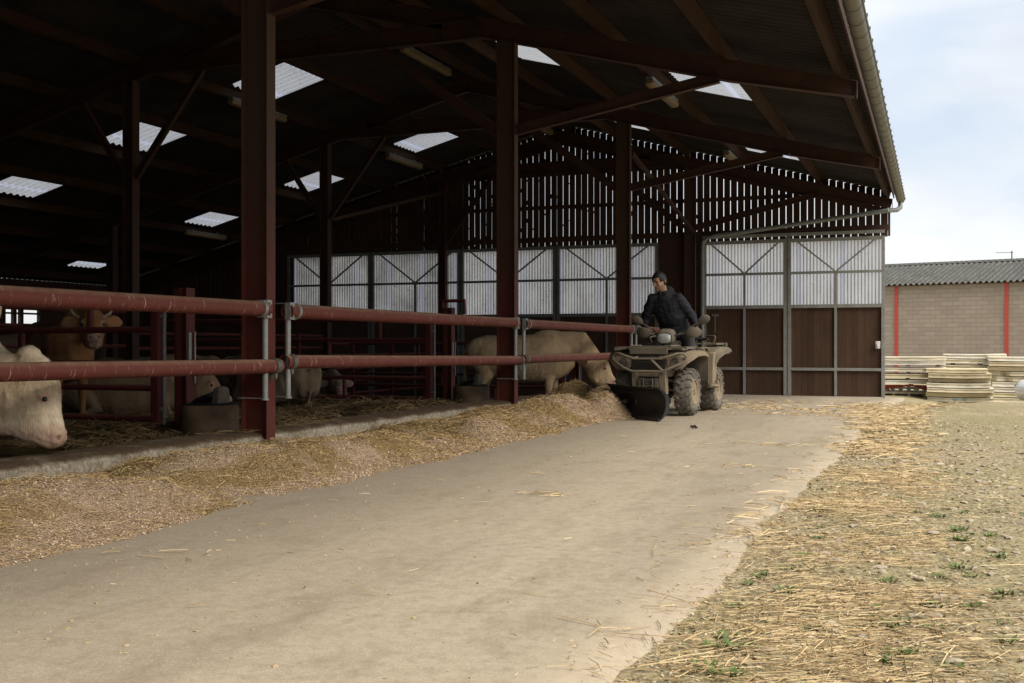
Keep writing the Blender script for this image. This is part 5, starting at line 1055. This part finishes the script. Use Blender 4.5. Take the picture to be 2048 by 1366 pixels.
for nm, rows_ in (('roof', [sp_[0], sp_[3]]), ('roof', [sp_[3], (DP + .3, ZE - .02)])):
    V_ = np.concatenate([np.stack([xs_, np.full(n + 1, y), z + w_], 1) for y, z in rows_]); i = np.arange(n); np_mesh('roof_sheet', V_, np.stack([i, i + 1, n + 2 + i, n + 1 + i], 1), MT['fibro2'], shed)
mb = MB(); mb.prism([(DP/2 - .3, ZE + 1.22), (DP/2, ZE + 1.34), (DP/2 + .3, ZE + 1.22), (DP/2, ZE + 1.30)], lambda a, b, t: (t, a, b), XL - .3, XR + .3); mb.build('ridge_cap', MT['fibro2'], shed)
ant = thing('aerial', 'small television aerial on a short pole above the block building roof', 'aerial', shed.matrix_basis @ Vector((4.15, DP/2, ZE + 1.3)), brz)
mb = MB(); mb.tube([(0, 0, 0), (0, 0, .42)], .032, 8); mb.build('pole', MT['galvd'], ant)
mb = MB(); mb.tube([(-.75, 0, .36), (.06, 0, .33)], .014, 6)
for k in range(7): mb.tube([(-.7 + k*.11, -.12, .36 - k*.004), (-.7 + k*.11, .12, .36 - k*.004)], .007, 5)
mb.build('boom', MT['galvd'], ant)

ORD = ['topmost', 'second', 'third', 'fourth', 'fifth', 'sixth', 'seventh', 'eighth', 'ninth', 'tenth', 'eleventh', 'twelfth']
pr2 = random.Random(5)
def panel(X0, X1, d, z0, z1, label, group, batten=False, tilt=0.0, yaw=0.0, rag=0.0):
    TR = R(-21); L = (X1 - X0)*.93; t = z1 - z0 - .012; W_ = 1.2; Xm = (X0 + X1)/2; c = cw(Xm - math.sin(TR)*W_/2, d + math.cos(TR)*W_/2, z0); mb = MB(); seg = 14; rg = []
    # sandwich panel: thin skins with a slightly recessed core, edges a little knocked about
    for k in range(seg + 1):
        x = -L/2 + L*k/seg; j = lambda a: pr2.uniform(-a, a); sg = -.012*math.sin(math.pi*k/seg)
        yf = -W_/2 + j(.008) + (rag*pr2.random() if k < 4 else 0); rc = .022 + j(.008)
        rg.append([Vector((x, yf, sg)), Vector((x, yf, sg + t*.18)), Vector((x, yf + rc, sg + t*.24)), Vector((x, yf + rc, sg + t*.72)), Vector((x, yf + j(.004), sg + t*.78)), Vector((x, yf, sg + t)), Vector((x, W_/2, sg + t)), Vector((x, W_/2, sg))])
    mb.rings(rg); o = mb.build('panel', MT['panel'], None, smooth=30); o.location = c; o.rotation_euler = (0, -tilt, YAW + TR + yaw); tag(o, label, 'panel', group)
    if batten:
        for x in (-L*.36, L*.1, L*.42): m_ = MB(); m_.box((x, 0, -.021), (.09, W_*.92, .038)); m_.build('batten', MT['board'], o)
    return o
def stack(nm, X0, X1, d, ys_, group, bat=(), jit=.03, tilt0=0, rag=(), short=()):
    k = d/2210.; res = []
    for i, (a, b) in enumerate(ys_):
        s_ = short[i] if i < len(short) else (0, 0)
        res.append(panel(X0 + pr2.uniform(-jit, jit) + s_[0], X1 + pr2.uniform(-jit, jit) + s_[1], d + pr2.uniform(-.02, .02) + (.12 if (s_ != (0, 0)) else 0), .92 - (b - 690)*k, .92 - (a - 690)*k - .002, '%s weathered cream panel of the %s' % (ORD[i], nm), group, i in bat, tilt0 if i == 0 else 0, pr2.uniform(-.012, .012), rag[i] if i < len(rag) else 0))
    return res
stack('stack against the barn corner', 8.35, 10.68, 27.2, [(712, 720.5), (721, 729), (733.5, 742), (746, 754.5), (758.5, 766.8)], 'panels stacked against the barn corner', (1, 2, 3), .02)
stack('stack set furthest back in the middle', 10.90, 12.45, 27.9, [(707, 716), (717, 726), (729, 738.5), (739, 748), (748.5, 758), (758.5, 768), (768.5, 778), (778.5, 788), (788.5, 800), (800.5, 812)], 'panels stacked at the back', (1,), .03, .006)
sc_ = stack('stack in front in the middle', 9.78, 11.30, 26.0, [(736.5, 745), (745.5, 756), (756.5, 764.5), (765, 775), (775.5, 784.5), (785, 794), (794.5, 804), (804.5, 813)], 'panels stacked in front', (), .035, 0, (), ((-.02, -.03), (0, 0), (.08, .03), (0, 0), (0, 0), (.02, .05), (.05, .08), (.05, .08)))
stack('ragged stack on the right edge', 11.42, 13.3, 26.4, [(712.5, 722), (722.5, 732), (732.5, 741.5), (742, 752), (752.5, 763), (763.5, 774.5), (775, 785), (785.5, 795), (795.5, 806), (806.5, 812)], 'panels stacked at the right edge', (), .03, 0, (0, 0, 0, .25, .3, 0), ((0, 0), (0, 0), (.04, 0), (.06, 0), (.08, 0), (.1, 0), (.1, 0), (.12, 0), (.14, 0)))
bm_ = NT('blue_spray_paint').pbr((.18, .42, .62), .8); mb = MB()
for x0, z0, x1, z1 in ((-.16, .085, -.10, .03), (-.10, .03, -.05, .09), (-.06, .05, -.02, .05), (.06, .08, .16, .075), (.08, .05, .14, .03)): mb.beam((x0, -.606, z0), (x1, -.606, z1), .012, .018, (0, 1, 0))
mb.build('paint_mark', bm_, sc_[6])
pal = thing('pallet_base', 'pale slotted pallet under the stack against the barn corner', 'pallet', cw(9.65, 27.9, -.55), YAW - R(21))
mb = MB(); mb.box((0, 0, .29), (2.3, 1.1, .05)); mb.box((0, 0, .10), (2.3, 1.1, .04)); mb.build('deck', MT['pallet'], pal)
mb = MB()
for k in range(7): mb.box((-1.08 + k*.36, 0, .19), (.06, 1.06, .15))
mb.box((0, .1, .19), (2.2, .8, .14)); mb.build('bearers', MT['pallet'], pal)
mach = thing('farm_implement', 'red folded farm implement squeezed under the panels beside the barn corner', 'implement', cw(9.85, 27.85, -.23), YAW - R(21))
for x0, z0, x1, z1 in ((-1.0, .12, .0, .14), (-.9, .03, .25, .16), (.15, .17, .72, .02), (-.6, .17, -.3, .02), (.3, .14, .78, .13)): mb = MB(); mb.beam((x0, -.42, z0), (x1, -.40, z1), .05, .045); mb.build('bar', MT['redm'], mach)
mb = MB()
for k in range(9): mb.lathe([(.06, -.012), (.06, .012)], (-.8 + k*.19, -.36, .075), (.2, 1, 0), 14)
mb.beam((-.95, -.3, .08), (.85, -.3, .08), .05, .05); mb.build('disc_gang', MT['steel'], mach)
for k in range(3): mb = MB(); mb.tube([(.15 + .2*k, -.30, .03), (.2 + .2*k, -.36, .15), (.28 + .2*k, -.34, .03)], .012, 6); mb.build('tine', MT['black'], mach)

car = thing('parked_car', 'white car of which only the nose shows at the right edge', 'car', cw(13.62, 24.95, -.58), YAW + math.pi)
mb = MB(); st_ = [(2.0, .28, .50, .50), (1.95, .22, .60, .68), (1.8, .19, .69, .80), (1.5, .18, .78, .86), (1.0, .18, .88, .88), (.3, .18, .92, .885), (-.8, .18, .95, .885), (-1.6, .19, .95, .87), (-1.9, .24, .90, .80), (-2.0, .32, .72, .66)]
mb.loft([((x, 0, (a + b)/2), w, (b - a)/2) for x, a, b, w in st_], n=28, pw=.5); mb.build('body', MT['carw'], car, smooth=60)
mb = MB(); mb.loft([((.95, 0, .90), .70, .04), ((.35, 0, 1.12), .68, .24), ((-.1, 0, 1.2), .66, .27), ((-1.1, 0, 1.19), .64, .27), ((-1.75, 0, .95), .60, .08)], n=24, pw=.6); mb.build('cabin_glass', MT['carglass'], car)
mb = MB(); mb.loft([((.28, 0, 1.40), .50, .03), ((-.1, 0, 1.46), .54, .03), ((-1.1, 0, 1.44), .52, .03), ((-1.4, 0, 1.36), .46, .03)], n=20, pw=.6); mb.build('roof_panel', MT['carw'], car)
for x in (1.25, -1.25):
    for s_ in (-1, 1):
        mb = MB(); mb.lathe([(.20, -.09), (.29, -.10), (.315, -.06), (.315, .06), (.29, .10), (.20, .09)], (x, s_*.80, .315), (0, 1, 0), 26, closed=True); w_ = mb.build('wheel', MT['black'], car); mb = MB(); mb.lathe([(.20, -.04), (.2, .06*s_), (.12, .07*s_), (0, .08*s_)], (x, s_*.80, .315), (0, 1, 0), 20); mb.build('rim', MT['galv'], w_)
for s_ in (-1, 1): mb = MB(); mb.loft([((1.90, s_*.52, .56), .14, .06), ((1.80, s_*.66, .62), .10, .07), ((1.62, s_*.79, .66), .05, .05)], n=12); mb.build('headlight', MT['glass'], car)
